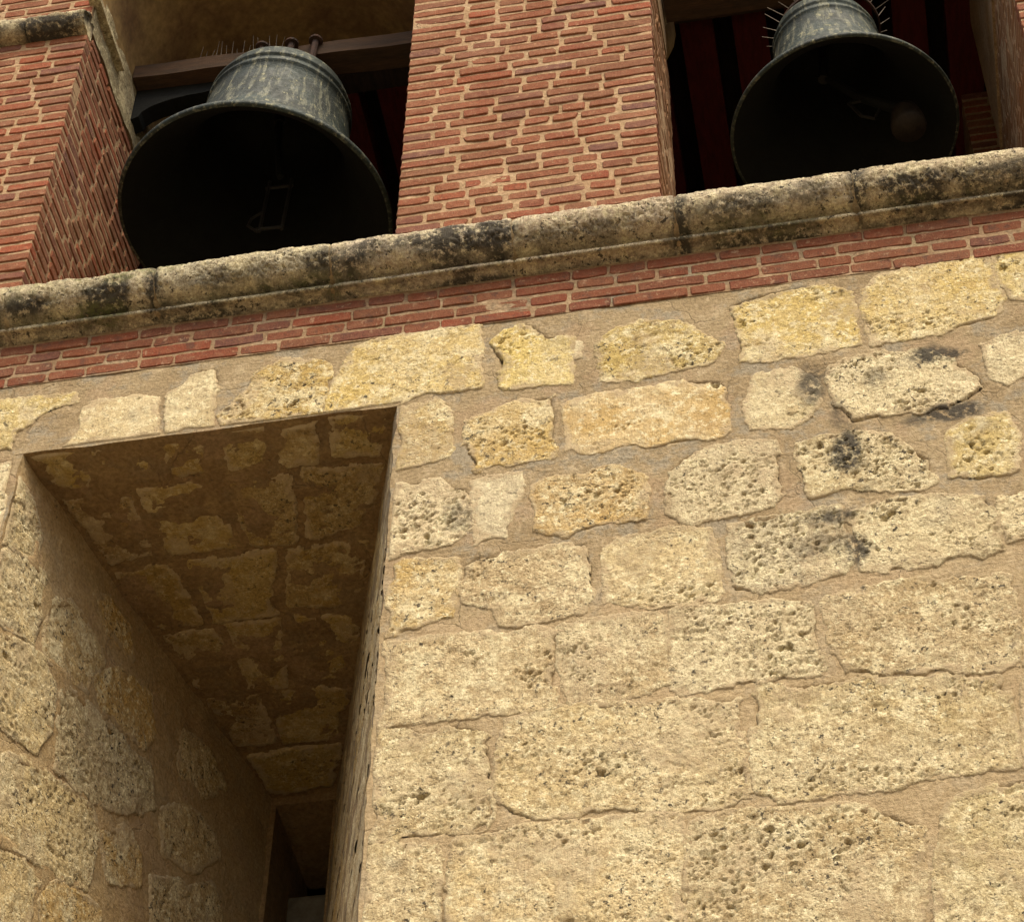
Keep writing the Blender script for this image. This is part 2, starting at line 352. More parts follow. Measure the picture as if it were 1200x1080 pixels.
def make_brick(name='brick_clay', tone_mul=1.0, smear=0.0):
    t = NT(name)
    info = t.n('ShaderNodeObjectInfo'); geo = t.n('ShaderNodeNewGeometry')
    r = t.math('FRACT', t.math('ADD', info.outputs['Random'], geo.outputs['Random Per Island']))
    cr = t.n('ShaderNodeValToRGB'); t.l(r, cr.inputs[0])
    e = cr.color_ramp.elements
    stops = [(0.0, (0.221, 0.070, 0.031)), (0.2, (0.243, 0.086, 0.037)), (0.4, (0.178, 0.066, 0.033)), (0.50, (0.286, 0.072, 0.029)),
             (0.60, (0.200, 0.084, 0.039)), (0.76, (0.232, 0.076, 0.033)), (0.84, (0.157, 0.066, 0.045)), (0.92, (0.254, 0.104, 0.048)), (1.0, (0.216, 0.067, 0.029))]
    e[0].position = 0; e[0].color = (*stops[0][1], 1); e[1].position = 1; e[1].color = (*stops[-1][1], 1)
    for p, cc in stops[1:-1]:
        x = e.new(p); x.color = (*cc, 1)
    geo2 = geo.outputs['Position']
    med = t.noise(24, 6, 0.65, geo2); fine = t.noise(130, 5, 0.7, geo2)
    c = t.mix(t.ramp(med, 0.42, 0.72, 0, 0.65), cr.outputs[0], (0.29, 0.145, 0.075))
    c = t.mix(t.ramp(t.noise(52, 6, 0.72, geo2), 0.60, 0.69, 0, 0.85), c, (0.43, 0.28, 0.155))   # lime smears
    c = t.mix(1.0, c, t.mix(t.ramp(fine, 0.25, 0.75), (0.62, 0.60, 0.58), (1.2, 1.2, 1.2)), 'MULTIPLY')
    c = t.mix(t.ramp(t.noise(3.1, 5, 0.6, geo2), 0.55, 0.75, 0, 0.55), c, (0.13, 0.062, 0.034))
    if tone_mul != 1.0:
        c = t.mix(t.ramp(t.noise(11, 6, 0.7, geo2), 0.52, 0.66, 0, 0.7), c, (0.10, 0.055, 0.036))
        c = t.mix(t.ramp(t.noise(27, 6, 0.75, geo2), 0.58, 0.66, 0, 0.75), c, (0.42, 0.29, 0.17))
    if smear: c = t.mix(smear, c, (0.30, 0.185, 0.085))
    if tone_mul != 1.0:
        c = t.mix(1.0, c, (tone_mul, tone_mul * 0.95, tone_mul * 0.95), 'MULTIPLY')
    h = t.math('ADD', fine, t.math('MULTIPLY', med, 1.2))
    return t.finish(c, 0.92, h, 0.006, 0.9)

def make_bronze():
    t = NT('bronze_patina')
    sv = t.scalevec((34, 34, 2.6))
    run = t.noise(1.0, 5, 0.65, sv); sp = t.noise(26, 6, 0.7); big = t.noise(4.0, 4, 0.6)
    c = t.mix(t.ramp(big, 0.35, 0.68), (0.018, 0.023, 0.019), (0.027, 0.040, 0.035))
    c = t.mix(t.ramp(run, 0.49, 0.62, 0, 0.8), c, (0.125, 0.128, 0.090))
    c = t.mix(t.math('MULTIPLY', t.ramp(sp, 0.56, 0.64, 0, 0.9), t.ramp(run, 0.42, 0.58)), c, (0.27, 0.26, 0.16))
    c = t.mix(t.ramp(t.noise(60, 4, 0.7), 0.55, 0.7, 0, 0.7), c, (0.022, 0.026, 0.02))
    h = t.math('ADD', sp, t.math('MULTIPLY', t.noise(110, 4, 0.6), 0.5))
    return t.finish(c, t.ramp(sp, 0.3, 0.7, 0.5, 0.8), h, 0.006, 0.9, 0.25, 0.35)

def make_plain(name, base, alt, scale=9, rough=0.85, stretch=None, metal=0.0, dist=0.003):
    t = NT(name)
    vec = t.scalevec(stretch) if stretch else t.tc
    n1 = t.noise(scale, 6, 0.65, vec); n2 = t.noise(scale * 7, 5, 0.65, vec)
    c = t.mix(t.ramp(n1, 0.35, 0.68), base, alt)
    c = t.mix(1.0, c, t.mix(t.ramp(n2, 0.25, 0.75), (0.7, 0.7, 0.7), (1.15, 1.15, 1.15)), 'MULTIPLY')
    return t.finish(c, rough, t.math('ADD', n2, n1), dist, 0.8, metal)

M = {}
M['stone'] = make_stone()
M['cornice'] = make_stone('cornice_stone', True)
M['soffit_stone'] = make_stone('soffit_limestone', False, 0.35)  # limestone with less pale skin, for the embrasure head
M['mortar'] = make_mortar('lime_mortar', (0.355, 0.272, 0.152), (0.285, 0.208, 0.110), (0.47, 0.375, 0.230), (0.290, 0.250, 0.175))
M['jamb_mortar'] = make_mortar('jamb_mortar', (0.42, 0.305, 0.150), (0.36, 0.245, 0.112), (0.48, 0.365, 0.20), (0.37, 0.275, 0.145))
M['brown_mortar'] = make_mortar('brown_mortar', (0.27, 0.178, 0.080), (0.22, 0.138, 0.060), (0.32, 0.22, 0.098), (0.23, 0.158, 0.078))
M['brick_mortar'] = make_mortar('brick_mortar', (0.45, 0.305, 0.170), (0.38, 0.245, 0.130), (0.52, 0.385, 0.235), (0.36, 0.24, 0.13))
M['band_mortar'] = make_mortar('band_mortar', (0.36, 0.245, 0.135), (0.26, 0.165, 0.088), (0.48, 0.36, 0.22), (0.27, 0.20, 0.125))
M['brick'] = make_brick()
M['brick_band'] = make_brick('brick_clay_dark', 0.84)  # band bricks darker overall, with extra dark and lime mottling
M['brick_reveal'] = make_brick('brick_clay_smeared', 1.0, 0.5)
M['plaster'] = make_plain('ochre_plaster', (0.26, 0.165, 0.060), (0.15, 0.085, 0.035), 3.2, 0.95)
M['impost'] = M['cornice']
M['bronze'] = make_bronze()
M['bronze_shade_black'] = make_plain('dull_bronze_and_shade', (0.007, 0.008, 0.006), (0.005, 0.005, 0.004), 9, 0.85, None, 0.1)  # dull bronze inside the bells; also the painted shade on the bracket
M['red_paint'] = make_plain('red_painted_wood', (0.15, 0.022, 0.020), (0.09, 0.016, 0.014), 5, 0.75, (8, 1.2, 8))
M['dark_wood'] = make_plain('dark_boards', (0.030, 0.018, 0.012), (0.016, 0.010, 0.008), 6, 0.9, (6, 1, 6))
M['beam_wood'] = make_plain('beam_wood', (0.080, 0.044, 0.022), (0.046, 0.029, 0.017), 2.0, 0.85, (1.2, 9, 9))
M['iron'] = make_plain('rusty_iron', (0.085, 0.045, 0.030), (0.045, 0.032, 0.026), 18, 0.8, None, 0.3)
M['steel'] = make_plain('grey_steel', (0.024, 0.023, 0.020), (0.016, 0.015, 0.013), 14, 0.6, None, 0.3)
M['spike'] = make_plain('spike_steel', (0.17, 0.14, 0.10), (0.10, 0.08, 0.06), 20, 0.6, None, 0.3)
M['clapper'] = make_plain('worn_clapper', (0.024, 0.018, 0.012), (0.016, 0.012, 0.009), 12, 0.7, None, 0.1)
M['grey_panel'] = make_plain('grey_shutter', (0.15, 0.135, 0.10), (0.11, 0.10, 0.075), 4, 0.9)
M['paving'] = make_plain('stone_paving', (0.27, 0.215, 0.14), (0.21, 0.165, 0.105), 0.9, 0.9)

# ------------------------------------------------------------------ sizes of the place (metres)
LX, RX, ZL = -3.4386, -1.790, 9.40          # embrasure mouth: left, right, head
BX0, BX1, BY = -2.929, -2.605, 2.40         # its narrow inner end
X0, X1 = -5.3, 2.3                          # tower width
Z_BAND0, Z_BAND1 = 9.868, 10.165            # brick band under the cornice
Z_SILL = 10.44                              # top of cornice, floor of the belfry
P_LEFT, P_ML, P_MR, P_RIGHT = -3.655, -1.855, -0.636, 1.118
Z_IMP, Z_SPRING = 12.80, 13.26

tower = thing('bell_tower', 'old bell tower with yellow stone wall, brick belfry piers and stone cornice', 'tower')

def part_empty(name, parent):
    o = bpy.data.objects.new(name, None); o.empty_display_size = 0.1
    return link(o, parent)

# ---- ground
g = mesh_obj('ground', [(-150, -150, 0), (150, -150, 0), (150, 150, 0), (-150, 150, 0)], [(0, 1, 2, 3)], M['paving'])
g['kind'] = 'structure'

# ---- lumpy sheet in a frame: mortar and plaster skins
def sheet(name, u0, u1, v0, v1, frame, mat, parent, res=0.014, amp=0.004, seed=3, stain_shades=(), edge=None, trim=None, sink=()):
    O, U, V, N = [np.array(a, float) for a in frame]
    nu = max(2, int((u1 - u0) / res) + 1); nv = max(2, int((v1 - v0) / res) + 1)
    uu, vv = np.meshgrid(np.linspace(u0, u1, nu), np.linspace(v0, v1, nv))
    u = uu.ravel(); v = vv.ravel()
    if trim is not None: u = trim(u, v)
    h = amp * (1.5 * fbm(u, v, 7, 4, seed) + 1.1 * fbm(u, v, 1.6, 2, seed + 9))
    for q in sink:                                     # the bed is hollow behind each stone
        qa = np.array(q); lo = qa.min(0); hi = qa.max(0)
        k = np.nonzero((u > lo[0]) & (u < hi[0]) & (v > lo[1]) & (v < hi[1]))[0]
        if len(k): h[k] -= 0.06 * sstep(0.004, 0.03, poly_dist(u[k], v[k], q)) * (sstep(0.035, 0.07, np.maximum(np.maximum(LX - u[k], u[k] - RX), v[k] - ZL)) if sink is WALL_STONES else sstep(0.01, 0.04, u[k]))
    # keep the borders of the sheet in place so neighbouring sheets meet
    if edge is not None: u, v, h = edge(u, v, h)
    p = O + u[:, None] * U + v[:, None] * V + h[:, None] * N
    idx = np.arange(nu * nv).reshape(nv, nu)
    f = np.stack([idx[:-1, :-1], idx[:-1, 1:], idx[1:, 1:], idx[1:, :-1]], -1).reshape(-1, 4)
    if np.dot(np.cross(U, V), N) < 0: f = f[:, ::-1]
    return p, f, stain_shade_at(u, v, stain_shades)

def stain_shade_at(u, v, stain_shades):
    s = np.zeros_like(u)
    for (a, b, ru, rv, k) in stain_shades:
        d = np.hypot((u - a) / ru, (v - b) / rv) + 0.9 * fbm(u, v, 9, 3, 5)
        s = np.maximum(s, k * sstep(1.25, 0.35, d))
    return s

def join_sheets(name, sheets, mat, parent):
    V = []; F = []; S = []; n = 0
    for p, f, s in sheets:
        V.append(p); F.append(f + n); S.append(s); n += len(p)
    return mesh_obj(name, np.concatenate(V), np.concatenate(F), mat, parent, True, {'stain_shade': np.concatenate(S), 'pale': sstep(8.7, 7.7, np.concatenate(V)[:, 2]) * (np.concatenate(V)[:, 1] < 0.02)})

# ---- a dressed stone as a relief in a frame; its border dips under the mortar
def poly_dist(px, pz, poly):
    P = np.array(poly, float); n = len(P)
    d = np.full_like(px, 1e9); inside = np.zeros(px.shape, bool)
    for i in range(n):
        a = P[i]; b = P[(i + 1) % n]; ab = b - a
        t = np.clip(((px - a[0]) * ab[0] + (pz - a[1]) * ab[1]) / (ab @ ab + 1e-12), 0, 1)
        d = np.minimum(d, np.hypot(px - a[0] - t * ab[0], pz - a[1] - t * ab[1]))
        c = (a[1] > pz) != (b[1] > pz)
        xx = (b[0] - a[0]) * (pz - a[1]) / ((b[1] - a[1]) if abs(b[1] - a[1]) > 1e-9 else 1e-9) + a[0]
        inside ^= c & (px < xx)
    return np.where(inside, d, -d)

def stone(poly, frame, parent, seed, tint, proud=0.012, rough=0.008, pit=0.5, res=0.0072, stain_shades=(), grow=0.012, mat=None, clip=None, holes=0.35, wob=1.0, name='stone', lichen=None):
    O, U, V, N = [np.array(a, float) for a in frame]
    P = np.array(poly)
    lo = P.min(0) - 0.05; hi = P.max(0) + 0.05
    nu = int((hi[0] - lo[0]) / res) + 2; nv = int((hi[1] - lo[1]) / res) + 2
    uu, vv = np.meshgrid(np.linspace(lo[0], hi[0], nu), np.linspace(lo[1], hi[1], nv))
    u = uu.ravel(); v = vv.ravel()
    d = poly_dist(u, v, poly) + grow
    d = d + wob * (0.012 * fbm(u, v, 8, 3, seed) + 0.013 * fbm(u, v, 40, 4, seed + 5, 0.6))
    if clip is not None:
        d = np.minimum(d, clip(u, v))
    d = d - 0.035 * sstep(0.10, 0.45, fbm(u, v, 5.0, 3, seed + 71)) * sstep(0.11, 0.0, d)      # mortar lapped over the edge
    rn = fbm(u, v, 18, 5, seed + 11, 0.68)
    h = -0.030 + (0.030 + proud) * sstep(-0.012, 0.007, d)
    ins = sstep(0.0, 0.03, d)
    h = h + ins * rough * (1.25 * rn + 0.35 * fbm(u, v, 3.0, 2, seed + 3))
    # open pores of the coral stone
    zone = sstep(0.05, 0.38, fbm(u, v, 4.5, 3, seed + 21) + (pit - 0.42))
    w1, r1 = worley(u + 0.03 * fbm(u, v, 30, 2, seed), v * 1.7 + 0.03 * fbm(u, v, 30, 2, seed + 4), 34, seed + 31)
    h = h - ins * zone * 0.003 * sstep(0.46, 0.12, w1) * (r1 > 0.55)
    clus = sstep(0.10, 0.30, fbm(u, v * 1.3, 3.2, 3, seed + 91) + 0.22 * (pit - 0.45))
    for fq, sz, dp, pb in ((10.0, 0.14, 0.034, 0.20), (24.0, 0.22, 0.024, 0.36), (50.0, 0.30, 0.014, 0.55)):
        wu = u + 0.35 / fq * fbm(u, v, fq * 1.6, 3, seed + 7); wv = v * 1.35 + 0.35 / fq * fbm(u, v, fq * 1.6, 3, seed + 8)
        w2, r2 = worley(wu, wv, fq, seed + 41 + int(fq))
        th = pb * (0.35 + 0.65 * holes) * clus
        h = h - ins * dp * sstep(sz, sz * 0.45, w2 * (0.75 + 1.1 * r2)) * (r2 < th)
    cr = np.abs(fbm(u, v * 2.2, 4.2, 4, seed + 51))
    h = h - ins * 0.009 * sstep(0.022, 0.0, cr) * (fbm(u, v, 2.2, 2, seed + 52) > 0.12)
    sm = np.maximum(1.0 - sstep(0.006, 0.034, d + 0.05 * fbm(u, v, 13, 4, seed + 81)), 0.6 * sstep(0.26, 0.40, fbm(u, v, 4.0, 4, seed + 83)))
    p = O + u[:, None] * U + v[:, None] * V + h[:, None] * N
    idx = np.arange(nu * nv).reshape(nv, nu)
    f = np.stack([idx[:-1, :-1], idx[:-1, 1:], idx[1:, 1:], idx[1:, :-1]], -1).reshape(-1, 4)
    f = f[(d[f] > -0.011).all(1)]
    if np.dot(np.cross(U, V), N) < 0: f = f[:, ::-1]
    used = np.unique(f); rm = np.full(len(p), -1); rm[used] = np.arange(len(used))
    st = stain_shade_at(u, v, stain_shades)[used]
    return mesh_obj(name, p[used], rm[f], mat or M['stone'], parent, True, {'stain_shade': st, 'smear': sm[used]}, (*tint, lichen if lichen is not None else max(0.0, min(1.0, pit * 1.05 - 0.06))))

FRONT = ((0, 0, 0), (1, 0, 0), (0, 0, 1), (0, -1, 0))
STAINS = [(0.425, 9.285, 0.13, 0.06, 1.0), (0.433, 8.915, 0.15, 0.05, 0.95), (-0.06, 9.19, 0.075, 0.14, 0.85), (0.05, 8.77, 0.07, 0.15, 0.95), (0.02, 9.00, 0.05, 0.13, 0.7),
          (0.04, 8.17, 0.05, 0.14, 0.9), (-0.06, 8.41, 0.16, 0.05, 0.85), (-1.50, 8.66, 0.06, 0.10, 0.55), (0.21, 9.16, 0.06, 0.07, 0.55), (0.10, 8.55, 0.06, 0.08, 0.6), (-0.10, 8.25, 0.10, 0.08, 0.45)]

# ------------------------------------------------------------------ stone wall with the deep embrasure
def e_x(z): return 0.012 * fbm(np.asarray(z, float), np.asarray(z, float) * 0 + 3.3, 9, 5, 61)      # ragged arrises
def e_z(x): return 0.014 * fbm(np.asarray(x, float), np.asarray(x, float) * 0 + 8.3, 4, 3, 62)
SILLZ = 5.7
def edge_head(u, v, h):
    k = sstep(ZL + 0.06, ZL, v) * sstep(LX - 0.02, LX + 0.02, u) * sstep(RX + 0.02, RX - 0.02, u)
    return u, v + k * e_z(u), h * (1 - k)
def edge_right(u, v, h):
    k = sstep(RX + 0.06, RX, u); return u + k * e_x(v), v, h * (1 - k)
def edge_left(u, v, h):
    k = sstep(LX - 0.06, LX, u); return u + k * e_x(v + 40), v, h * (1 - k)
sheets = [sheet('a', LX, RX, ZL, Z_BAND1, FRONT, None, None, 0.013, 0.0032, 3, STAINS, edge_head, None, WALL_STONES),
          sheet('b', RX, 1.35, ZL, Z_BAND1, FRONT, None, None, 0.013, 0.0032, 3, STAINS, None, None, WALL_STONES),
          sheet('c', X0, LX, ZL, Z_BAND1, FRONT, None, None, 0.016, 0.0032, 3, STAINS, None, None, WALL_STONES),
          sheet('d', RX, 1.35, 6.2, ZL, FRONT, None, None, 0.013, 0.0032, 3, STAINS, edge_right, None, WALL_STONES),
          sheet('e', X0, LX, 6.2, ZL, FRONT, None, None, 0.016, 0.0032, 3, STAINS, edge_left, None, WALL_STONES),
          sheet('f', 1.35, X1, 6.2, Z_BAND1, FRONT, None, None, 0.03, 0.006, 3),
          sheet('g', RX, X1, 0, 6.2, FRONT, None, None, 0.05, 0.006, 3), sheet('h', X0, LX, 0, 6.2, FRONT, None, None, 0.05, 0.006, 3),
          sheet('i', LX, RX, 0, SILLZ, FRONT, None, None, 0.05, 0.006, 3)]
wall = join_sheets('stone_wall', sheets, M['mortar'], tower)

CREAM = (0.50, 0.402, 0.212); YELL = (0.49, 0.370, 0.130); GOLD = (0.44, 0.320, 0.105); PALE = (0.54, 0.455, 0.275); ORNG = (0.46, 0.325, 0.125); TAN = (0.46, 0.358, 0.185); GREY = (0.39, 0.330, 0.210); OCH = (0.42, 0.300, 0.105); ROSE = (0.50, 0.390, 0.215)
#           tint, proud, pit, holes
SPEC = {0: (YELL, .008, .3, .1), 1: (CREAM, .009, .15, .1), 2: (CREAM, .009, .15, .1), 3: (GOLD, .012, .85, .5), 4: (YELL, .012, .35, .35), 5: (YELL, .010, .25, .2), 6: (PALE, .006, .1, .0),
        7: (YELL, .012, .75, .4), 8: (YELL, .010, .3, .2), 9: (YELL, .011, .4, .35), 10: (YELL, .009, .3, .2), 11: (OCH, .010, .4, .2), 12: (ORNG, .012, .45, .5), 13: (ORNG, .011, .2, .15), 14: (CREAM, .008, .25, .2),
        15: (PALE, .014, .7, .5), 16: (PALE, .011, .5, .4), 17: (PALE, .010, .4, .5), 18: (GREY, .005, .15, .1), 19: (ORNG, .012, .6, .4), 20: (PALE, .012, .5, .4), 21: (CREAM, .013, .6, .5), 22: (YELL, .011, .3, .3),
        23: (CREAM, .01, .4, .3), 24: (ORNG, .010, .45, .7), 25: (ROSE, .013, .6, .9), 26: (CREAM, .013, .4, .4), 27: (GREY, .010, .55, .5), 28: (PALE, .014, .75, .5), 29: (PALE, .01, .5, .4),
        30: (TAN, .011, .45, .6), 31: (ROSE, .014, .65, 1.0), 32: (PALE, .013, .75, .5), 33: (TAN, .014, .6, .4), 34: (TAN, .01, .5, .4), 35: (TAN, .009, .5, .5), 36: (CREAM, .012, .6, .5), 37: (TAN, .013, .55, .4),
        38: (TAN, .01, .5, .4), 39: (TAN, .010, .5, .5), 40: (CREAM, .012, .65, .9), 41: (TAN, .010, .65, .4), 42: (CREAM, .012, .5, .5), 43: (PALE, .008, .4, .3)}
def clip_open(u, v):
    # never let a stone hang into the embrasure mouth
    box = np.maximum(np.maximum(LX - u, u - RX), v - ZL)
    return box - 0.010 + np.where(v > ZL, 0.6 * e_z(u), 0.6 * e_x(v))
for i, poly in enumerate(WALL_STONES):
    tint, proud, pit, holes = SPEC[i]
    near_open = i in (1, 2, 3, 4, 11, 17, 24, 30, 35, 39, 43)
    poly2 = []
    for (x, z) in poly:
        if near_open:
            if abs(z - ZL) < 0.05 and LX < x < RX + 0.05: z = ZL - 0.03
            if abs(x - RX) < 0.07 and z < ZL + 0.06: x = RX - 0.03
        poly2.append((x, z))
    br = random.uniform(0.92, 1.20)
    tj = tuple(min(0.7, c * br * random.uniform(0.985, 1.015)) for c in tint)
    stone(poly2, FRONT, wall, 200 + 13 * i, tj, 0.0030 + 0.20 * proud, 0.0050 if i > 23 else 0.0036, pit, stain_shades=STAINS, clip=clip_open if near_open else None, holes=holes, grow=0.026 if i >= 30 else 0.022)

# further courses beyond the traced ones: left of the mouth, below and right
rr = random.Random(5)
def coursed(u0, u1, v0, v1, hmin, hmax, lean=0.0):
    z = v1; U0 = u0
    while z > v0 + 0.15:
        hh = min(rr.uniform(hmin, hmax), z - v0); u0 = U0 + lean * (z - hh / 2 - v1); x = u0 - rr.uniform(0, 0.3)
        while x < u1:
            L = rr.uniform(0.45, 0.8)
            a, b = max(x, u0), min(x + L, u1)
            if b - a > 0.16:
                j = lambda: rr.uniform(-0.02, 0.02)
                stone([(a + 0.03 + j(), z - hh + 0.03 + j()), (b - 0.03 + j(), z - hh + 0.03 + j()), (b - 0.03 + j(), z - 0.03 + j()), (a + 0.03 + j(), z - 0.03 + j())],
                      FRONT, wall, rr.randint(1000, 9000), rr.choice([CREAM, TAN, PALE, ROSE, YELL]), 0.012, 0.009, 0.5, res=0.02)
            x += L
        z -= hh
coursed(X0 + 0.02, -3.67, 8.84, 9.36, 0.4, 0.53)
coursed(X0 + 0.02, -3.455, 6.3, 8.80, 0.36, 0.5)
coursed(X0 + 0.02, -4.24, 9.40, 9.82, 0.42, 0.43)
coursed(RX + 0.02, 2.2, 5.6, 6.24, 0.5, 0.62)
coursed(1.17, 2.28, 6.3, 9.82, 0.36, 0.5, 0.135)

# ---- embrasure: two splayed jambs, the head, the slit at its end
UJ = np.array([BX0 - LX, BY, 0.0]); LJ = float(np.linalg.norm(UJ)); UJ /= LJ; NJ = np.array([UJ[1], -UJ[0], 0])
UR = np.array([BX1 - RX, BY, 0.0]); LR = float(np.linalg.norm(UR)); UR /= LR; NR = np.array([-UR[1], UR[0], 0])
def edge_j(L, sgn, off):
    def f(u, v, h):
        k = sstep(0.06, 0.0, u)
        return u, v, h * (1 - k) + k * sgn * e_x(v + off)
    return f
JF = ((LX, 0, 0), UJ, (0, 0, 1), NJ)
jamb = join_sheets('embrasure_jamb', [sheet('j', 0, LJ, SILLZ, ZL + 0.02, JF, None, None, 0.016, 0.006, 23, (), edge_j(LJ, 1, 40), None, JAMB_STONES)], M['jamb_mortar'], tower)
RF = ((RX, 0, 0), UR, (0, 0, 1), NR)
join_sheets('embrasure_jamb', [sheet('j', 0, LR, SILLZ, ZL + 0.02, RF, None, None, 0.016, 0.006, 29, (), edge_j(LR, -1, 0))], M['mortar'], tower)
jamb_r = bpy.data.objects['embrasure_jamb.001']
rq = random.Random(44); zj = 9.36
while zj > 6.0:
    hj = rq.uniform(0.36, 0.48); uj = -rq.uniform(0.0, 0.4)
    while uj < LR - 0.1:
        w = rq.uniform(0.5, 0.85); a, c2 = max(uj, 0.03), min(uj + w, LR - 0.02)
        if c2 - a > 0.2:
            stone([(a + 0.03, zj - hj + 0.03), (c2 - 0.03, zj - hj + 0.03), (c2 - 0.03, zj - 0.03), (a + 0.03, zj - 0.03)], RF, jamb_r, rq.randint(1000, 9000), rq.choice([TAN, ORNG, ROSE]), 0.003, 0.004, 0.05, 0.02, wob=1.2, holes=0.0, lichen=0.15, clip=lambda u, v: u - 0.02)
        uj += w
    zj -= hj
JT = [(PALE, .012, .7, .8), (PALE, .012, .7, .4), (PALE, .010, .6, .5), (GREY, .012, .95, .6), (PALE, .012, .9, .6), (PALE, .010, .5, .4), (TAN, .009, .5, .3), (ORNG, .008, .3, .2), (ORNG, .006, .3, .1), (ORNG, .008, .6, .3), (ORNG, .007, .3, .2), (TAN, .007, .5, .5), (TAN, .008, .5, .5), (TAN, .006, .3, .2)]
for i, poly in enumerate(JAMB_STONES):
    tint, proud, pit, holes = JT[i]
    stone([(max(a, 0.004), b) for a, b in poly], JF, jamb, 900 + 17 * i, (tint[0] * 1.06, tint[1], tint[2] * 0.85), 0.0050, 0.0048, pit, 0.009, holes=0.5 * holes, lichen=0.75, grow=0.040, clip=lambda u, v: u - 0.014)
rj = random.Random(33)
zj = 9.36
while zj > 6.2:
    hj = rj.uniform(0.34, 0.46); uj = -rj.uniform(0.0, 0.4)
    while uj < LJ - 0.1:
        w = rj.uniform(0.5, 0.8); a, c2 = max(uj, 0.01), min(uj + w, LJ - 0.02)
        box = [(a + 0.03, zj - hj + 0.03), (c2 - 0.03, zj - hj + 0.03), (c2 - 0.03, zj - 0.03), (a + 0.03, zj - 0.03)]
        cx, cz = (a + c2) / 2, zj - hj / 2
        clash = any(min(p_[0] for p_ in q) - 0.04 < c2 and max(p_[0] for p_ in q) + 0.04 > a and min(p_[1] for p_ in q) - 0.04 < zj and max(p_[1] for p_ in q) + 0.04 > zj - hj for q in JAMB_STONES)
        if c2 - a > 0.2 and not clash:
            stone(box, JF, jamb, rj.randint(1000, 9000), rj.choice([TAN, ORNG, ROSE]), 0.004, 0.006, rj.uniform(0.3, 0.6), 0.012, wob=1.5, clip=lambda u, v: u - 0.014)
        uj += w
    zj -= hj
SF = ((0, 0, ZL), (1, 0, 0), (0, 1, 0), (0, 0, -1))
def trim_s(u, v):
    a = LX + (BX0 - LX) * v / BY - 0.03; b = RX + (BX1 - RX) * v / BY + 0.03
    return a + (u - LX) / (RX - LX) * (b - a)
def edge_s(u, v, h):
    k = sstep(0.06, 0.0, v); return u, v, h * (1 - k) - k * e_z(u)
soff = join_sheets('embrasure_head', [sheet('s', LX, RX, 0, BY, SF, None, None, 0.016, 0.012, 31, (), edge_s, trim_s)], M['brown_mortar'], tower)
ys = [0.004, 0.27, 0.72, 1.15, 1.62, 2.02, 2.39]
rs = random.Random(21)
for r in range(6):
    v0, v1 = ys[r], ys[r + 1]
    nb = (6, 4, 3, 3, 2, 1)[r]
    cuts = [0.0] + sorted((q + 1 + rs.uniform(-0.22, 0.22)) / nb for q in range(nb - 1)) + [1.0]
    for a, c2 in zip(cuts[:-1], cuts[1:]):
        def at(s, v):
            l = LX + (BX0 - LX) * v / BY; r_ = RX + (BX1 - RX) * v / BY
            return (l + (r_ - l) * s, v)
        j = lambda: rs.uniform(-0.02, 0.02)
        q = [at(a, v0), at(c2, v0), at(c2, v1), at(a, v1)]
        q = [(q[0][0] + 0.035 + j(), q[0][1] + (0.035 + j() if r else 0)), (q[1][0] - 0.035 + j(), q[1][1] + (0.035 + j() if r else 0)), (q[2][0] - 0.035 + j(), q[2][1] - 0.035 + j()), (q[3][0] + 0.035 + j(), q[3][1] - 0.035 + j())]
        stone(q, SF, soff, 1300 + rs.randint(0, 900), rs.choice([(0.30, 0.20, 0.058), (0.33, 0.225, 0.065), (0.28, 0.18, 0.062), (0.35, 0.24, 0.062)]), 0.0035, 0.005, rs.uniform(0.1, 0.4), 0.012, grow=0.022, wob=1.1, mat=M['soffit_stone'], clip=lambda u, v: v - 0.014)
join_sheets('embrasure_sill', [sheet('s', LX, RX, 0, BY, ((0, 0, SILLZ), (1, 0, 0), (0, 1, 0), (0, 0, 1)), None, None, 0.05, 0.01, 33, (), None, trim_s)], M['mortar'], tower)
# slit: surround of dressed blocks, deeper throat, grey shutter behind
mb = MB()
mb.box(BX0 - 0.03, BX0 + 0.022, BY - 0.01, 3.05, SILLZ, ZL - 0.045)
mb.box(BX1 - 0.02, BX1 + 0.05, BY + 0.02, 3.05, SILLZ, ZL - 0.045)
mb.box(BX0 - 0.03, BX1 + 0.05, BY - 0.013, 3.053, ZL - 0.044, ZL + 0.08)
mb.build('slit_surround', M['brown_mortar'], tower)
mb = MB().box(BX0 + 0.023, BX1 - 0.021, 2.74, 2.78, SILLZ, 9.06)
mb.build('slit_shutter', M['grey_panel'], tower)
MB().box(BX0 - 0.4, BX1 + 0.4, 3.35, 3.40, SILLZ, ZL + 0.1).build('slit_backing', M['dark_wood'], tower)

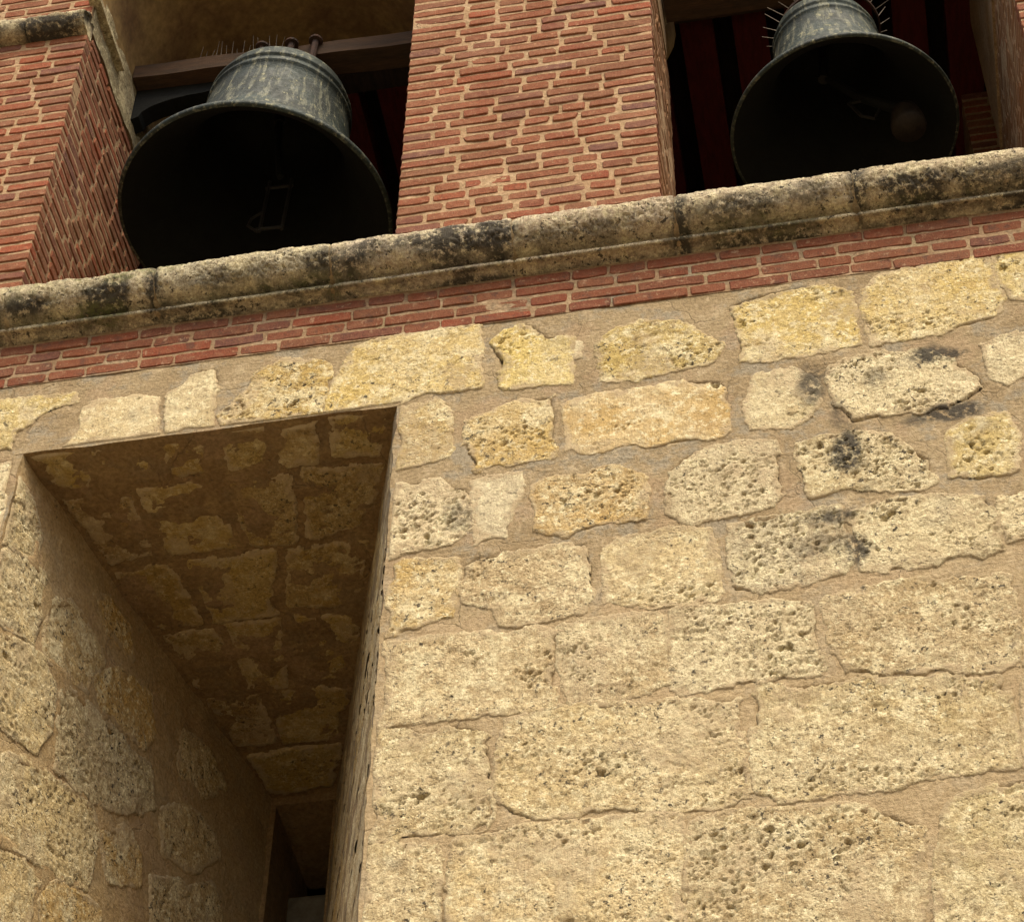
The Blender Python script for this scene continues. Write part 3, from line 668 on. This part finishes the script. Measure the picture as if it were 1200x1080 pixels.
# ------------------------------------------------------------------ bricks
def brick_arrays(L, H, seed, depth=0.07):
    r = random.Random(seed)
    n_long = max(2, int(L / 0.05)); rad = 0.008
    pts = []
    def side(ax, az, bx, bz, n):
        for k in range(n):
            t = k / n; pts.append([ax + (bx - ax) * t, az + (bz - az) * t])
    w, h = L / 2, H / 2
    a = min(rad, h * 0.7)
    side(-w + a, -h, w - a, -h, n_long); pts.append([w - a, -h]); pts.append([w - a * 0.25, -h + a * 0.3])
    side(w, -h + a, w, h - a, 1); pts.append([w, h - a]); pts.append([w - a * 0.3, h - a * 0.25])
    side(w - a, h, -w + a, h, n_long); pts.append([-w + a, h]); pts.append([-w + a * 0.25, h - a * 0.3])
    side(-w, h - a, -w, -h + a, 1); pts.append([-w, -h + a]); pts.append([-w + a * 0.3, -h + a * 0.25])
    ph = r.uniform(0, 6.28); bow = r.uniform(-0.0012, 0.0012)
    for p in pts:
        p[1] += 0.0009 * math.sin(p[0] * 38 + ph) + bow * (1 - (p[0] / w) ** 2) + r.uniform(-0.0016, 0.0016)
        p[0] += r.uniform(-0.003, 0.003)
    n = len(pts); V = []
    tlt = r.uniform(-0.05, 0.05)
    if r.random() < 0.12:                      # a knocked-off corner
        q_ = r.choice((-1, 1)); s_ = r.choice((-1, 1))
        for p in pts:
            if p[0] * q_ > w - 0.035 and p[1] * s_ > 0: p[1] -= s_ * r.uniform(0.004, 0.010); p[0] -= q_ * r.uniform(0.0, 0.010)
    for (sx, sz, y) in ((1, 1, depth), (1, 1, 0.005), (0.985, 0.88, 0.0)):
        for (x, z) in pts:
            V.append((x - math.copysign(min(abs(x), 0.004), x) if sz < 1 else x, y + tlt * z + (r.uniform(-0.0012, 0.0012) if sz < 1 else 0), z * sz))
    F = []
    for k in range(2):
        for i in range(n):
            F.append((k * n + i, k * n + (i + 1) % n, (k + 1) * n + (i + 1) % n, (k + 1) * n + i))
    F.append(tuple(2 * n + i for i in range(n)))
    return V, F

BRK = {}
LENS = [0.085, 0.115, 0.135, 0.155, 0.185, 0.21, 0.235, 0.26, 0.285, 0.31]
def brick_mesh(L, mat, key):
    k = min(LENS, key=lambda q: abs(q - L)); v = random.randrange(5)
    if (k, v, key) not in BRK:
        V, F = brick_arrays(k, 0.051, int(k * 1000) * 10 + v)
        me = bpy.data.meshes.new('brick'); me.from_pydata(V, [], F); me.update(); me.materials.append(mat)
        BRK[(k, v, key)] = me
    return BRK[(k, v, key)], L / k

def put_brick(xc, yc, zc, L, parent, mat, key, rz=0.0, hs=1.0):
    me, s = brick_mesh(L, mat, key)
    o = bpy.data.objects.new('brick', me)
    o.location = (xc, yc, zc); o.scale = (s, 1.0, hs)
    o.rotation_euler = (random.uniform(-0.02, 0.02), random.uniform(-0.005, 0.005), rz + random.uniform(-0.008, 0.008))
    if random.random() < 0.5:
        o.scale[0] *= -1; o.scale[1] *= 1
    return link(o, parent)

def course(u0, u1, rnd, head=(0.11, 0.15), strt=(0.20, 0.285), gap=(0.014, 0.026), p=0.5, start=None):
    out = []; u = u0; short = (rnd.random() < 0.5) if start is None else start; first = True
    while u < u1 - 0.03:
        L = rnd.uniform(*head) if short else rnd.uniform(*strt)
        if u1 - (u + L) < 0.12: L = u1 - u
        if L > 0.33: L = L * rnd.uniform(0.42, 0.58)
        out.append((u, u + L)); u += L + rnd.uniform(*gap)
        short = rnd.random() < p
    return out

rb = random.Random(11)
PITCH = 0.0738
def joined_bricks(name, rows, frame, parent, mat, pr0=0.003, pr1=0.007):
    """rows of (u0,u1,z) on a side face, one mesh"""
    O, U, V, N = [np.array(a, float) for a in frame]
    VV = []; FF = []
    for (a, b, z, hh) in rows:
        L = b - a
        v, f = brick_arrays(L, hh, rb.randint(0, 99999))
        n = len(VV); pr = rb.uniform(pr0, pr1)
        for (x, y, zz) in v:
            q = O + U * ((a + b) / 2 + x) + V * (z + zz) + N * (pr - y)
            VV.append(tuple(q))
        FF += [tuple(i + n for i in q) for q in f]
    o = mesh_obj(name, VV, FF, mat, parent)
    o['kind'] = 'stuff'
    return o

def pier_core(name, x0, x1, y1, z0, z1, lumps_front=True, right=True, left=True):
    fr = [sheet('f', x0, x1, z0, z1, FRONT, None, None, 0.014, 0.0035, 71)]
    if right: fr.append(sheet('r', 0, y1, z0, z1, ((x1, 0, 0), (0, 1, 0), (0, 0, 1), (1, 0, 0)), None, None, 0.02, 0.003, 72))
    if left: fr.append(sheet('l', 0, y1, z0, z1, ((x0, 0, 0), (0, 1, 0), (0, 0, 1), (-1, 0, 0)), None, None, 0.02, 0.003, 73))
    fr.append(sheet('b', x0, x1, z0, z1, ((0, y1, 0), (1, 0, 0), (0, 0, 1), (0, 1, 0)), None, None, 0.1, 0.0, 74))
    return join_sheets(name, fr, M['brick_mortar'], tower)

def front_bricks(parent, x0, x1, z0, z1, mat, key, pitch=PITCH, hs=1.0, kw={}, vis=None):
    z = z0 + pitch / 2; k = 0
    while z < z1 - 0.02:
        for (a, b) in course(x0, x1, rb, **kw):
            if vis is not None and not vis(0.5 * (a + b), z): continue
            a2 = a - (0.004 if a == x0 else 0); b2 = b + (0.004 if abs(b - x1) < 1e-6 else 0)
            put_brick((a2 + b2) / 2, -random.uniform(0.004, 0.008), z + random.uniform(-0.001, 0.001), b2 - a2, parent, mat, key, 0, hs * random.uniform(0.90, 1.10))
        z += pitch; k += 1

def side_rows(y0, y1, z0, z1, pitch=PITCH):
    rows = []; z = z0 + pitch / 2
    while z < z1 - 0.02:
        for (a, b) in course(y0, y1, rb): rows.append((a, b, z + rb.uniform(-0.003, 0.003), 0.050 * rb.uniform(0.9, 1.08)))
        z += pitch
    return rows

ZB = 10.52
# middle pier
pm = pier_core('brick_pier', P_ML, P_MR, 0.80, Z_SILL, Z_IMP)
front_bricks(pm, P_ML, P_MR, ZB, Z_IMP, M['brick'], 'p', vis=lambda x, z: z < 12.72 - 0.30 * (x + 1.86) / 1.22 + 0.05)
joined_bricks('reveal_brickwork', side_rows(0.074, 0.80, ZB, Z_IMP), ((P_MR, 0, 0), (0, 1, 0), (0, 0, 1), (1, 0, 0)), pm, M['brick_reveal'], 0.0015, 0.004)
MB().box(P_ML, P_MR - 0.11, 0.802, 1.2, Z_SILL, Z_IMP + 0.45).build('pier_inner_face', M['plaster'], tower)
# left pier
pl = pier_core('brick_pier', X0, P_LEFT, 1.2, Z_SILL, Z_IMP, left=False)
front_bricks(pl, -4.42, P_LEFT, ZB, Z_IMP, M['brick'], 'p')
joined_bricks('reveal_brickwork', side_rows(0.074, 1.2, ZB, Z_IMP + 0.08), ((P_LEFT, 0, 0), (0, 1, 0), (0, 0, 1), (1, 0, 0)), pl, M['brick'])
# right pier
pr_ = pier_core('brick_pier', P_RIGHT, X1, 1.7, Z_SILL, Z_IMP, right=False)
front_bricks(pr_, P_RIGHT, 1.75, ZB, 11.9, M['brick'], 'p')
joined_bricks('reveal_brickwork', side_rows(0.074, 1.7, ZB, Z_IMP), ((P_RIGHT, 0, 0), (0, 1, 0), (0, 0, 1), (-1, 0, 0)), pr_, M['brick_reveal'], 0.0015, 0.004)

def far_rows(u0, u1, z0, z1):
    rows = []; z = z0 + PITCH / 2
    while z < z1 - 0.02:
        for (a, b) in course(u0, u1, rb): rows.append((a, b, z, 0.050 * rb.uniform(0.92, 1.08)))
        z += PITCH
    return rows
joined_bricks('far_brickwork', far_rows(X0, -4.435, ZB, Z_IMP), FRONT, pl, M['brick'])
joined_bricks('far_brickwork', far_rows(1.765, X1, ZB, Z_IMP) + far_rows(P_RIGHT, 1.75, 11.95, Z_IMP), FRONT, pr_, M['brick'])
UPF = ((0, -0.012, 0), (1, 0, 0), (0, 0, 1), (0, -1, 0))
up_rows = far_rows(P_RIGHT, X1, 13.0, 14.88) + far_rows(P_ML, P_MR, 13.0, 14.88) + far_rows(X0, -4.465, 13.0, 14.88) + far_rows(-4.45, P_LEFT, 13.52, 14.88)
# brick band under the cornice
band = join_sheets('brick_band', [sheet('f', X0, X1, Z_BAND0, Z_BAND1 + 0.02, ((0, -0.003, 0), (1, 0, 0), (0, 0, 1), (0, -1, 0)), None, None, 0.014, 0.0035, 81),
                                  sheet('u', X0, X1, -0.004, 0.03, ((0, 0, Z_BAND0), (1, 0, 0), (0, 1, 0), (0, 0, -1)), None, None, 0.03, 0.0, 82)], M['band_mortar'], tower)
z = Z_BAND0 + 0.034
for k in range(4):
    for (a, b) in course(-4.65 + rb.uniform(-0.1, 0), 1.7, rb, (0.13, 0.18), (0.22, 0.33), (0.007, 0.016), 0.42):
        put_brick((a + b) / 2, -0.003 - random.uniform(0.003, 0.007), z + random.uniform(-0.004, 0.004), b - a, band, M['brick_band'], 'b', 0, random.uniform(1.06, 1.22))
    z += 0.0742
joined_bricks('far_brickwork', [(a, b, Z_BAND0 + 0.034 + 0.0742 * k, 0.054) for k in range(4) for a, b in course(X0, -4.78, rb) + course(1.72, X1, rb)], ((0, -0.003, 0), (1, 0, 0), (0, 0, 1), (0, -1, 0)), band, M['brick_band'])

# ------------------------------------------------------------------ cornice
def cornice_profile():
    pts = [(0.10, 10.44), (-0.03, 10.440)]
    for k in range(0, 17):                                       # torus
        a = math.radians(96 + (262 - 96) * k / 16)
        pts.append((-0.075 + 0.105 * math.cos(a), 10.335 + 0.105 * math.sin(a)))
    pts += [(-0.060, 10.228), (-0.046, 10.215), (-0.066, 10.204), (-0.079, 10.201), (-0.082, 10.197), (-0.082, 10.184), (-0.077, 10.179), (-0.046, 10.184), (-0.030, 10.181), (-0.014, 10.173), (0.0, 10.170), (0.04, 10.170)]
    return np.array(pts)

def moulding_block(name, x0, x1, prof, parent, mat, seed, tint, stain_shades=(), moss=(), res=0.0085, rough=0.007, pit=0.5, axis=0, org=(0, 0, 0), gap=0.0015, cap=False):
    # resample the profile
    seg = np.hypot(*np.diff(prof, axis=0).T); s = np.r_[0, np.cumsum(seg)]
    ns = int(s[-1] / res); ss = np.linspace(0, s[-1], ns)
    py = np.interp(ss, s, prof[:, 0]); pz = np.interp(ss, s, prof[:, 1])
    ty = np.gradient(py); tz = np.gradient(pz); l = np.hypot(ty, tz) + 1e-9
    ny, nz = -tz / l, ty / l                                      # outward: front/down
    if ny[len(ny) // 3] > 0: ny, nz = -ny, -nz
    nx = max(3, int((x1 - x0) / res)); xs = np.linspace(x0 + gap, x1 - gap, nx)
    X, S = np.meshgrid(xs, ss); x = X.ravel(); sv = S.ravel()
    k = np.repeat(np.arange(ns), nx)
    e = np.minimum(x - x0, x1 - x) - gap
    tor = 0.16 + 0.84 * sstep(10.235, 10.26, pz[k]) if prof[0, 1] < 11 else 0.8
    h = tor * rough * (1.3 * fbm(x, sv, 14, 5, seed, 0.66) + 0.8 * fbm(x, sv, 2.5, 2, seed + 4)) - 0.009 * (1 - sstep(-0.002, 0.014, e + 0.012 * fbm(x, sv, 20, 3, seed + 8)))
    zone = sstep(0.02, 0.3, fbm(x, sv, 5, 3, seed + 21) + pit - 0.35)
    w1, r1 = worley(x * 1.5 + 0.02 * fbm(x, sv, 40, 2, seed), sv, 46, seed + 31)
    h -= tor * zone * 0.011 * sstep(0.48, 0.12, w1) * (r1 > 0.35)
    q = np.stack([x, py[k] + ny[k] * h, pz[k] + nz[k] * h], 1)
    if axis == 1:                                                 # run along +y instead, facing +x
        q = np.stack([-q[:, 1], q[:, 0], q[:, 2]], 1)
    q = q + np.array(org)
    idx = np.arange(ns * nx).reshape(ns, nx)
    f = np.stack([idx[:-1, :-1], idx[1:, :-1], idx[1:, 1:], idx[:-1, 1:]], -1).reshape(-1, 4)
    zz = pz[k]
    if cap:
        f = [tuple(r) for r in f.tolist()] + [tuple(idx[:, 0]), tuple(idx[::-1, -1])]
    return mesh_obj(name, q, f, mat, parent, True, {'stain_shade': stain_shade_at(x, zz, stain_shades), 'moss': stain_shade_at(x, zz, moss)}, tint)

prof = cornice_profile()
core = MB()
cp = [(y + (0.016 if y < 0 else 0.0), z - (0.012 if z > 10.4 else 0) + (0.006 if z < 10.2 else 0)) for y, z in prof]
n = len(cp)
core.add([(X0, y, z) for y, z in cp] + [(X1, y, z) for y, z in cp], [(i, i + 1, n + i + 1, n + i) for i in range(n - 1)])
corn = core.build('cornice', M['mortar'], tower, True)
CORNICE_STAIN_SHADE = [(-3.12, 10.26, 0.13, 0.075, 1.1), (-2.93, 10.30, 0.045, 0.20, 1.0), (-2.90, 10.20, 0.12, 0.05, 0.9), (-3.50, 10.26, 0.16, 0.05, 0.9), (-3.75, 10.26, 0.2, 0.05, 0.8), (-2.60, 10.27, 0.25, 0.04, 0.6),
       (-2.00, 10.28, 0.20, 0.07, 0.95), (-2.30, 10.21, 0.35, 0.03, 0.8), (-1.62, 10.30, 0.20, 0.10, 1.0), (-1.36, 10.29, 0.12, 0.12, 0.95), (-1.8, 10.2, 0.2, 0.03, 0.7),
       (-1.0, 10.255, 0.25, 0.035, 0.55), (-0.535, 10.30, 0.055, 0.2, 1.0), (-0.3, 10.27, 0.3, 0.05, 0.75), (0.03, 10.28, 0.2, 0.07, 0.6), (0.23, 10.31, 0.075, 0.2, 1.0), (0.5, 10.27, 0.22, 0.06, 0.95), (0.9, 10.26, 0.3, 0.05, 0.75), (-0.2, 10.19, 0.5, 0.02, 0.7), (0.7, 10.19, 0.4, 0.02, 0.7), (-3.4, 10.19, 0.5, 0.02, 0.6)] + [(x_, 10.174, 0.30, 0.010, k_) for x_, k_ in ((-4.2, .7), (-3.5, .6), (-2.75, .9), (-2.2, .7), (-1.5, .85), (-0.85, .5), (-0.2, .9), (0.35, .7), (0.9, .9))]  # last list: shade of the cove under the fillet, painted dark
MOSS = [(-3.0, 10.38, 0.35, 0.07, 0.7), (-3.3, 10.21, 0.5, 0.03, 0.7), (-3.6, 10.36, 0.4, 0.08, 0.4), (-2.2, 10.21, 0.5, 0.03, 0.35), (0.0, 10.21, 0.6, 0.03, 0.4)]
CORNICE_STAIN_SHADE = [(a_, b_, c_, d_, 1.05 * e_) for a_, b_, c_, d_, e_ in CORNICE_STAIN_SHADE]
joints = [X0, -4.35, -3.62, -2.92, -2.11, -1.285, -0.56, 0.22, 0.98, X1]
CT = [(0.38, 0.30, 0.165), (0.36, 0.29, 0.16), (0.38, 0.31, 0.165), (0.37, 0.315, 0.17), (0.40, 0.325, 0.185), (0.37, 0.29, 0.16), (0.42, 0.34, 0.185), (0.40, 0.315, 0.16), (0.41, 0.325, 0.165)]
CT = [(q[0] * 1.25, q[1] * 1.32, q[2] * 1.70, 0.9) for q in CT]
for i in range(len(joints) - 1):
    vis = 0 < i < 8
    moulding_block('cornice_block', joints[i], joints[i + 1], prof, corn, M['cornice'], 500 + 31 * i, CT[i], CORNICE_STAIN_SHADE, MOSS, 0.0085 if vis else 0.02, 0.007, (0.6, 0.5, 0.4, 0.6, 0.75, 0.8, 0.45, 0.8, 0.7)[i])

# ------------------------------------------------------------------ imposts, arches, belfry room
imp = np.array([(0.05, 12.985), (-0.035, 12.985), (-0.045, 12.970)] + [(-0.03 + 0.075 * math.cos(math.radians(a)), 12.872 + 0.078 * math.sin(math.radians(a))) for a in range(95, 262, 12)] + [(-0.02, 12.795), (0.05, 12.792)])
IST = [(-3.9, 12.83, 0.25, 0.06, 1.0), (-4.25, 12.83, 0.25, 0.08, 1.0), (-3.7, 12.95, 0.3, 0.03, 0.9), (-4.0, 12.96, 0.5, 0.03, 0.9), (0.2, 12.95, 0.4, 0.05, 0.9)]
def impost(x0, x1, ret_left, ret_right, cuts):
    e = part_empty('impost', tower)
    xs = [x0] + cuts + [x1]
    for a, b in zip(xs[:-1], xs[1:]):
        moulding_block('impost_block', a, b, imp, e, M['cornice'], 700 + int(a * 100), (0.33, 0.27, 0.16), IST, (), 0.012, 0.007, 0.6, cap=True)
    return e
iml = impost(X0, P_LEFT + 0.004, False, True, [-4.6, -3.98])
MB().box(P_LEFT - 0.02, P_LEFT + 0.045, -0.055, 0.42, 13.075, 13.105).build('impost_fillet', M['cornice'], iml, False, (0.33, 0.27, 0.15))
impost(P_ML, P_MR, True, True, [-1.2])
impost(P_RIGHT, X1, True, False, [1.6])
# stone strip that carries the arch along the left reveal
sp = sheet('p', 0, 1.2, 12.90, Z_SPRING + 0.04, ((P_LEFT + 0.006, 0, 0), (0, 1, 0), (0, 0, 1), (1, 0, 0)), None, None, 0.012, 0.008, 91)
o = mesh_obj('springing_stone', sp[0], sp[1], M['cornice'], tower, True, {'stain_shade': sp[2]}, (0.34, 0.285, 0.16))

def arch_wall(xl, xr, yb):
    c = (xl + xr) / 2; r = (xr - xl) / 2
    N = 40; V = []; F = []
    for k in range(N + 1):
        a = math.pi - math.pi * k / N
        x = c + r * math.cos(a); z = Z_SPRING + r * math.sin(a)
        V += [(x, -0.012, z), (x, yb, z), (x, -0.012, 14.9), (x, yb, 14.9)]
    for k in range(N):
        i = 4 * k; j = i + 4
        F += [(i, i + 1, j + 1, j), (i, j, j + 2, i + 2), (i + 1, i + 3, j + 3, j + 1)]
    return V, F
for a, b in ((P_RIGHT, X1), (P_ML, P_MR), (X0, P_LEFT)):
    aw = MB().box(a, b, -0.012, 0.79 if a == P_ML else (1.7 if a == P_RIGHT else 1.2), 12.986, 14.9).build('arch_wall', M['brick_mortar'], tower)
joined_bricks('far_brickwork', up_rows, UPF, aw, M['brick'])
z = 13.03
while z < 13.5:
    for (a, b) in course(-4.45, P_LEFT, rb): put_brick((a + b) / 2, -0.018, z, b - a, aw, M['brick'], 'p')
    z += PITCH
for a, b, yb in ((P_LEFT, P_ML, 1.2), (P_MR, P_RIGHT, 0.55)):
    V, F = arch_wall(a, b, yb)
    mesh_obj('arch_soffit', V, F, M['plaster'], tower)

for a in (X0, X1 - 0.3):
    MB().box(a, a + 0.3, 0.03, 5.3, 0, Z_SILL - 0.13).build('side_wall', M['mortar'], tower)
MB().box(X0 + 0.301, X1 - 0.301, 5.0, 5.3, 0, Z_SILL - 0.13).build('back_wall', M['mortar'], tower)
room = MB()
room.box(X0, X1, 0.0, 5.2, Z_SILL - 0.12, Z_SILL - 0.004)        # floor
room.build('belfry_floor', M['mortar'], tower)
room = MB()
room.box(X0 - 0.001, X0 + 0.3, 1.201, 5.0, Z_SILL, 14.9); room.box(X1 - 0.3, X1 + 0.001, 1.201, 5.0, Z_SILL, 14.9); room.box(X0, X1, 5.0, 5.3, Z_SILL, 14.9)
room.build('belfry_wall', M['dark_wood'], tower)
ceil = MB().box(X0, X1, 1.2, 5.3, 14.50, 14.62).build('belfry_ceiling', M['dark_wood'], tower)
MB().box(X0, X1, -0.2, 5.4, 14.9, 15.1).build('roof_slab', M['mortar'], tower)
MB().box(X0 + 0.31, X1 - 0.31, 1.205, 1.37, 14.24, 14.45).build('wall_plate', M['beam_wood'], tower)
jx = -4.93; jm = None
while jx < 1.85:
    o = MB().box(jx - 0.1, jx + 0.1, 1.375, 4.98, 14.30, 14.498).build('ceiling_joist', M['red_paint'], ceil)
    jx += 0.316
# brick pier inside, seen past the right bell
ip = MB().box(1.03, 1.55, 2.2, 2.7, Z_SILL, 14.29).build('inner_pier', M['brick_mortar'], tower)
z = 13.45
while z < 14.27:
    for (a, b) in course(1.03, 1.55, rb): put_brick((a + b) / 2, 2.195, z, b - a, ip, M['brick'], 'p')
    z += PITCH
# small plaster corbel behind the middle pier
cb = MB()
cb.add([(-0.745, 0.86, 13.60), (-0.60, 0.86, 13.60), (-0.60, 1.04, 13.60), (-0.745, 1.04, 13.60), (-0.745, 0.86, 13.18), (-0.715, 0.86, 13.18), (-0.715, 1.04, 13.18), (-0.745, 1.04, 13.18), (-0.615, 0.86, 13.48), (-0.615, 1.04, 13.48), (-0.745, 0.86, 13.48), (-0.745, 1.04, 13.48)],
       [(0, 3, 2, 1), (0, 1, 8, 10), (3, 11, 9, 2), (1, 2, 9, 8), (10, 8, 5, 4), (11, 7, 6, 9), (8, 9, 6, 5), (4, 5, 6, 7), (0, 10, 11, 3), (10, 4, 7, 11)])
cb.build('corbel', M['plaster'], tower)

# ------------------------------------------------------------------ bells
def make_bell(c, R, H, label, group, sr):
    b = thing('bell', label, 'bell', c, group)
    k = R / 0.716; s = H / 1.10
    outer = [(0.716, 0.0), (0.722, 0.012), (0.716, 0.035), (0.690, 0.075), (0.655, 0.120), (0.605, 0.185), (0.555, 0.26), (0.508, 0.35), (0.470, 0.45), (0.444, 0.56), (0.425, 0.68), (0.410, 0.80), (0.400, 0.90),
             (0.409, 0.905), (0.409, 0.925), (0.398, 0.93), (0.394, 0.97), (0.404, 0.975), (0.404, 0.995), (0.392, 1.00), (0.385, 1.05), (0.372, 1.085), (0.345, 1.11), (0.29, 1.128), (0.20, 1.15), (0.10, 1.162), (0.0, 1.165)]
    f = sr / (0.385 * k)
    outer = [(r * k * (1 + (f - 1) * min(1, z / 0.9)), z * s) for r, z in outer]
    inner = [(0.700, -0.001), (0.672, 0.02), (0.625, 0.085), (0.575, 0.15), (0.52, 0.24), (0.465, 0.35), (0.425, 0.48), (0.395, 0.65), (0.37, 0.85), (0.35, 1.0), (0.28, 1.07), (0.0, 1.10)]
    inner = [(r * k * (1 + (f - 1) * min(1, z / 0.9)), z * s) for r, z in inner]
    MB().lathe([inner[0]] + outer, (0, 0, 0), 96).build('bell_body', M['bronze'], b, True)
    MB().lathe(inner[::-1], (0, 0, 0), 96).build('bell_inside', M['bronze_shade_black'], b, True)
    return b
B1 = (-2.823, 0.70, 11.897); B2 = (0.248, 0.70, 11.92)
bell1 = make_bell(B1, 0.716, 1.08, 'larger green streaked bronze bell under a wooden beam in the left arch', None, 0.378)
bell1.rotation_euler = (0, math.radians(3.0), 0)
bell2 = make_bell(B2, 0.575, 0.92, 'smaller grey-green bell with bird spikes round its crown in the right opening', None, 0.268)
bell2.rotation_euler = (0, math.radians(-2.2), 0)
# hangers and clapper of the larger bell
for dx in (-0.14, 0.03, 0.17):
    h = MB().tube([(dx, -0.125, 1.13), (dx, -0.125, 1.45)], 0.020, 8).build('hanger_strap', M['iron'], bell1)
    MB().lathe([(0.0, 0.035), (0.025, 0.03), (0.040, 0.015), (0.040, 0.0), (0.0, 0.0)], (dx, -0.125, 1.45), 12).build('nut', M['iron'], h)
MB().box(-0.24, 0.24, -0.13, -0.09, 1.13, 1.20).build('crown_plate', M['iron'], bell1)
MB().tube([(0, 0, 1.06), (0.01, 0.0, 0.86)], 0.03, 8).build('clapper_eye', M['steel'], bell1)
cl = MB().tube([(0.01, 0, 0.86), (0.04, 0.0, 0.60), (0.085, 0, 0.35)], [0.022, 0.02, 0.02], 8)
cl.build('clapper', M['bronze_shade_black'], bell1)
fr = MB()
for x in (0.035, 0.155):
    fr.tube([(x, 0, 0.32), (x + 0.005, 0, -0.12)], 0.010, 6)
for z in (0.26, -0.10):
    fr.tube([(0.02, 0, z), (0.17, 0, z)], 0.010, 6)
fr.tube([(0.035, 0, 0.05), (-0.02, 0, 0.00), (-0.03, 0, -0.06), (0.03, 0, -0.12)], 0.008, 6)
fr.build('clapper_frame', M['steel'], bell1)
# clapper of the smaller bell
MB().tube([(0, 0, 0.88), (-0.05, 0, 0.50)], 0.03, 8).build('clapper_eye', M['steel'], bell2)
MB().tube([(-0.05, 0, 0.55), (0.10, 0, 0.30), (0.28, -0.02, 0.10)], [0.022, 0.024, 0.03], 8).build('clapper', M['bronze_shade_black'], bell2)
MB().lathe([(0.0, 0.10), (0.04, 0.095), (0.066, 0.07), (0.080, 0.02), (0.090, -0.06), (0.084, -0.085), (0.0, -0.09)], (0.315, -0.02, 0.0), 20).build('clapper_ball', M['clapper'], bell2, True)
fr = MB()
fr.tube([(0.05, 0, 0.25), (0.10, 0, 0.12), (0.16, 0, 0.08), (0.20, 0, 0.16), (0.14, 0, 0.26), (0.06, 0, 0.25)], 0.010, 6)
fr.build('clapper_frame', M['steel'], bell2)
MB().tube([(0, 0, 0.95), (0.06, 0, 1.41)], 0.05, 10).build('crown_loop', M['iron'], bell2)

# beams
beam = thing('bell_beam', 'reddish wooden beam with curved bracket carrying the larger bell', 'beam', (-2.75, 0.66, 13.25))
def rel(pts, o): return [(p[0] - o[0], p[1] - o[1], p[2] - o[2]) for p in pts]
bo = (-2.75, 0.66, 13.25)
bm = MB()
xa, xb, ya, yb = P_LEFT + 0.012, P_ML - 0.005, 0.60, 0.75
V = []
for i in range(13):
    t = i / 12; x = xa + (xb - xa) * t; zb = 13.285 - 0.075 * t; zt = zb + 0.118 + 0.006 * math.sin(9 * t)
    w = 0.004 * math.sin(17 * t)
    V += rel([(x, ya + w, zb), (x, yb + w, zb), (x, yb + w, zt), (x, ya + w, zt)], bo)
F = [(4 * i + a, 4 * i + (a + 1) % 4, 4 * i + 4 + (a + 1) % 4, 4 * i + 4 + a) for i in range(12) for a in range(4)] + [(3, 2, 1, 0), (48, 49, 50, 51)]
bm.add(V, F)
bm.build('beam', M['beam_wood'], beam)
# curved bracket under the left end
pts = [(-3.643, 13.284), (-3.643, 13.00), (-3.60, 13.02)] + [(-3.60 + 0.36 * (1 - math.cos(a)), 13.02 + 0.15 * math.sin(a)) for a in [math.radians(q) for q in (15, 30, 45, 60, 75, 90)]] + [(-3.10, 13.20), (-3.02, 13.255)]
n = len(pts); br = MB()
br.add(rel([(x, 0.69, z) for x, z in pts] + [(x, 0.79, z) for x, z in pts], bo), [tuple(range(n)), tuple(range(2 * n - 1, n - 1, -1))] + [(i, n + i, n + (i + 1) % n, (i + 1) % n) for i in range(n)])
br.build('bracket', M['bronze_shade_black'], beam)  # near-black colour paints the deep shade under the beam
st = MB(); st.tube(rel([(-3.55, 0.80, 12.72), (-3.20, 0.80, 13.26)], bo), 0.04, 4); st.build('strut', M['beam_wood'], beam)
MB().box(-0.5, 0.85, 0.095, 0.22, -0.02, 0.10).build('back_beam', M['dark_wood'], beam)
beam2 = thing('bell_beam', 'plain wooden beam directly above the smaller bell in the right opening', 'beam', (0.22, 0.70, 13.32))
MB().box(P_MR + 0.01 - 0.22, P_RIGHT - 0.01 - 0.22, -0.08, 0.08, 0.0, 0.14).build('beam', M['beam_wood'], beam2)

# ------------------------------------------------------------------ bird spikes
s1 = thing('bird_spike_strip', 'row of thin upright bird spikes on the beam left of the larger bell', 'bird spikes', (-3.0, 0.64, 13.40), 'bird spikes')
MB().box(-0.30, 0.22, -0.012, 0.012, -0.012, 0.004).build('base_strip', M['iron'], s1)
for i in range(16):
    x = -0.28 + 0.032 * i
    MB().tube([(x, 0, 0.0), (x + random.uniform(-0.02, 0.02), random.uniform(-0.03, 0.02), random.uniform(0.11, 0.17))], [0.0028, 0.0015], 5).build('spike', M['spike'], s1)
s2 = thing('bird_spike_ring', 'ring of bent bird spikes round the crown of the smaller bell', 'bird spikes', (B2[0], B2[1], B2[2] + 0.90), 'bird spikes')
MB().lathe([(0.262, 0.03), (0.272, 0.03), (0.272, 0.05), (0.262, 0.05)], (0, 0, 0), 32).build('base_strip', M['iron'], s2)
for i in range(34):
    a = 2 * math.pi * i / 34
    r0, r1 = 0.262, 0.262 + random.uniform(0.05, 0.10)
    MB().tube([(r0 * math.cos(a), r0 * math.sin(a), 0.04), (r1 * math.cos(a + random.uniform(-.1, .1)), r1 * math.sin(a), 0.04 + random.uniform(0.02, 0.10))], [0.003, 0.0018], 5).build('spike', M['spike'], s2)
